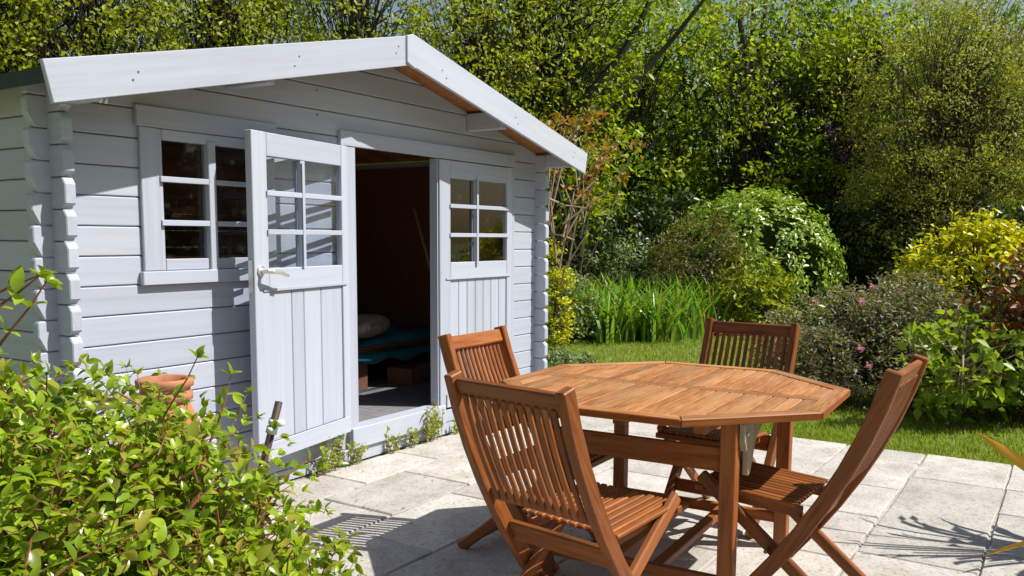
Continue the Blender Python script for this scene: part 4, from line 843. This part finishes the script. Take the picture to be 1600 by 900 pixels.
for (tx, ty, hh) in ((0.06, 0.05, 1.08), (0.115, 0.1, 1.03), (-0.13, 0.0, 1.06), (-0.21, 0.1, 1.08), (0.40, -0.05, 0.74), (0.45, -0.1, 0.62)): grow((tx * 0.75, ty, hh - 0.45), (tx * 0.25, 0, 0.45), math.hypot(tx * 0.25, 0.45), 0.0045, 1, True)
# sprigs reaching in from the left at eye level
for (tx, ty, tz) in ((0.0, -0.30, 1.29), (0.02, -0.30, 1.27), (0.06, -0.30, 1.185)): grow((-0.20, ty, tz - 0.20), (tx + 0.20, 0, 0.22), math.hypot(tx + 0.20, 0.22), 0.005, 2, True)
stems.build('stems', M['twig'], bush)
camL = bush.matrix_basis.inverted() @ CAM if False else (Matrix.Translation(bc) @ Matrix.Rotation(VZ, 4, 'Z')).inverted() @ CAM
lp.sort(key=lambda a: (a[0] - camL).length)
bv = []; bf = []
for i, (p, d, s) in enumerate(lp):
    me = LM[i % 6]; x = d; z = (Vector((0, 0, 1)) + Vector(rng.normal(0, 0.45, 3))); y = z.cross(x).normalized(); z = x.cross(y)
    Mx = Matrix(((x.x * s, y.x * s, z.x * s, p.x), (x.y * s, y.y * s, z.y * s, p.y), (x.z * s, y.z * s, z.z * s, p.z), (0, 0, 0, 1)))
    if i < 300: link('leaf', me, None, bush, Mx)
    else:
        b0 = len(bv); bv += [Mx @ v.co for v in me.vertices]; bf += [tuple(b0 + k for k in q.vertices) for q in me.polygons]
o = link('foliage', mesh(bv, bf, True), L['bush'], bush); tag(o, kind='stuff')
print('bush leaves', len(lp))
p2 = empty('terracotta_pot', spot(1.75, -0.93, 0), 0, 'terracotta pot half hidden under the leafy bush at the lower left', 'pot')
MB().lathe([(0.0, 0.0), (0.14, 0.0), (0.20, 0.36), (0.225, 0.36), (0.23, 0.43), (0.205, 0.435), (0.19, 0.36), (0.0, 0.34)], 28).build('body', M['terra'], p2, smooth=True)

# ------------------------------------------------------------------ flax plant just outside the right edge; one golden blade reaches in
fx = spot(3.55, 2.72, 0); flx = empty('flax_plant', fx, VZ, 'orange and gold strap leaved plant at the right edge of the terrace', 'plant')
M['flax'] = leafmat('flax_blade', [(0.50, 0.27, 0.015), (0.56, 0.33, 0.02), (0.33, 0.15, 0.015)], 0.3, 0.35, 0.45, (1.3, 1.1, 0.5))
def strap(p0, p1, p2, w):
    v = []; f = []; m = 10; p0, p1, p2 = Vector(p0), Vector(p1), Vector(p2)
    for i in range(m + 1):
        t = i / m; c = p0 * (1 - t) ** 2 + p1 * 2 * t * (1 - t) + p2 * t * t; tn = ((p1 - p0) * (1 - t) + (p2 - p1) * t).normalized(); sd = tn.cross(Vector((0.2, 1, 0.3))).normalized(); ww = w * (1 - t ** 9) * (0.6 + 0.4 * min(1, t * 3)) * 0.5
        for s in (-1, 0, 1): v.append(c + sd * ww * s + tn.cross(sd) * abs(s) * w * 0.14)
    for i in range(m):
        for s in (0, 1): a = i * 3 + s; f.append((a, a + 1, a + 4, a + 3))
    return mesh(v, f, True)
link('blade', strap((0, 0, 0), (-0.30, 0, 0.22), (-0.80, 0.0, 0.535), 0.058), M['flax'], flx)
link('blade', strap((0, 0, 0), (-0.35, 0.0, 0.18), (-0.80, -0.1, 0.045), 0.03), M['flax'], flx)
for i in range(44):
    a = rng.uniform(0, 6.28); rr_ = rng.uniform(0.1, 0.5); hh = rng.uniform(0.7, 1.35)
    if math.cos(a) * rr_ < -0.40: continue
    link('blade', strap((0, 0, 0), (math.cos(a) * rr_ * 0.4, math.sin(a) * rr_ * 0.4, hh), (math.cos(a) * rr_, math.sin(a) * rr_, hh * rng.uniform(0.85, 1.05)), 0.06), M['flax'], flx)
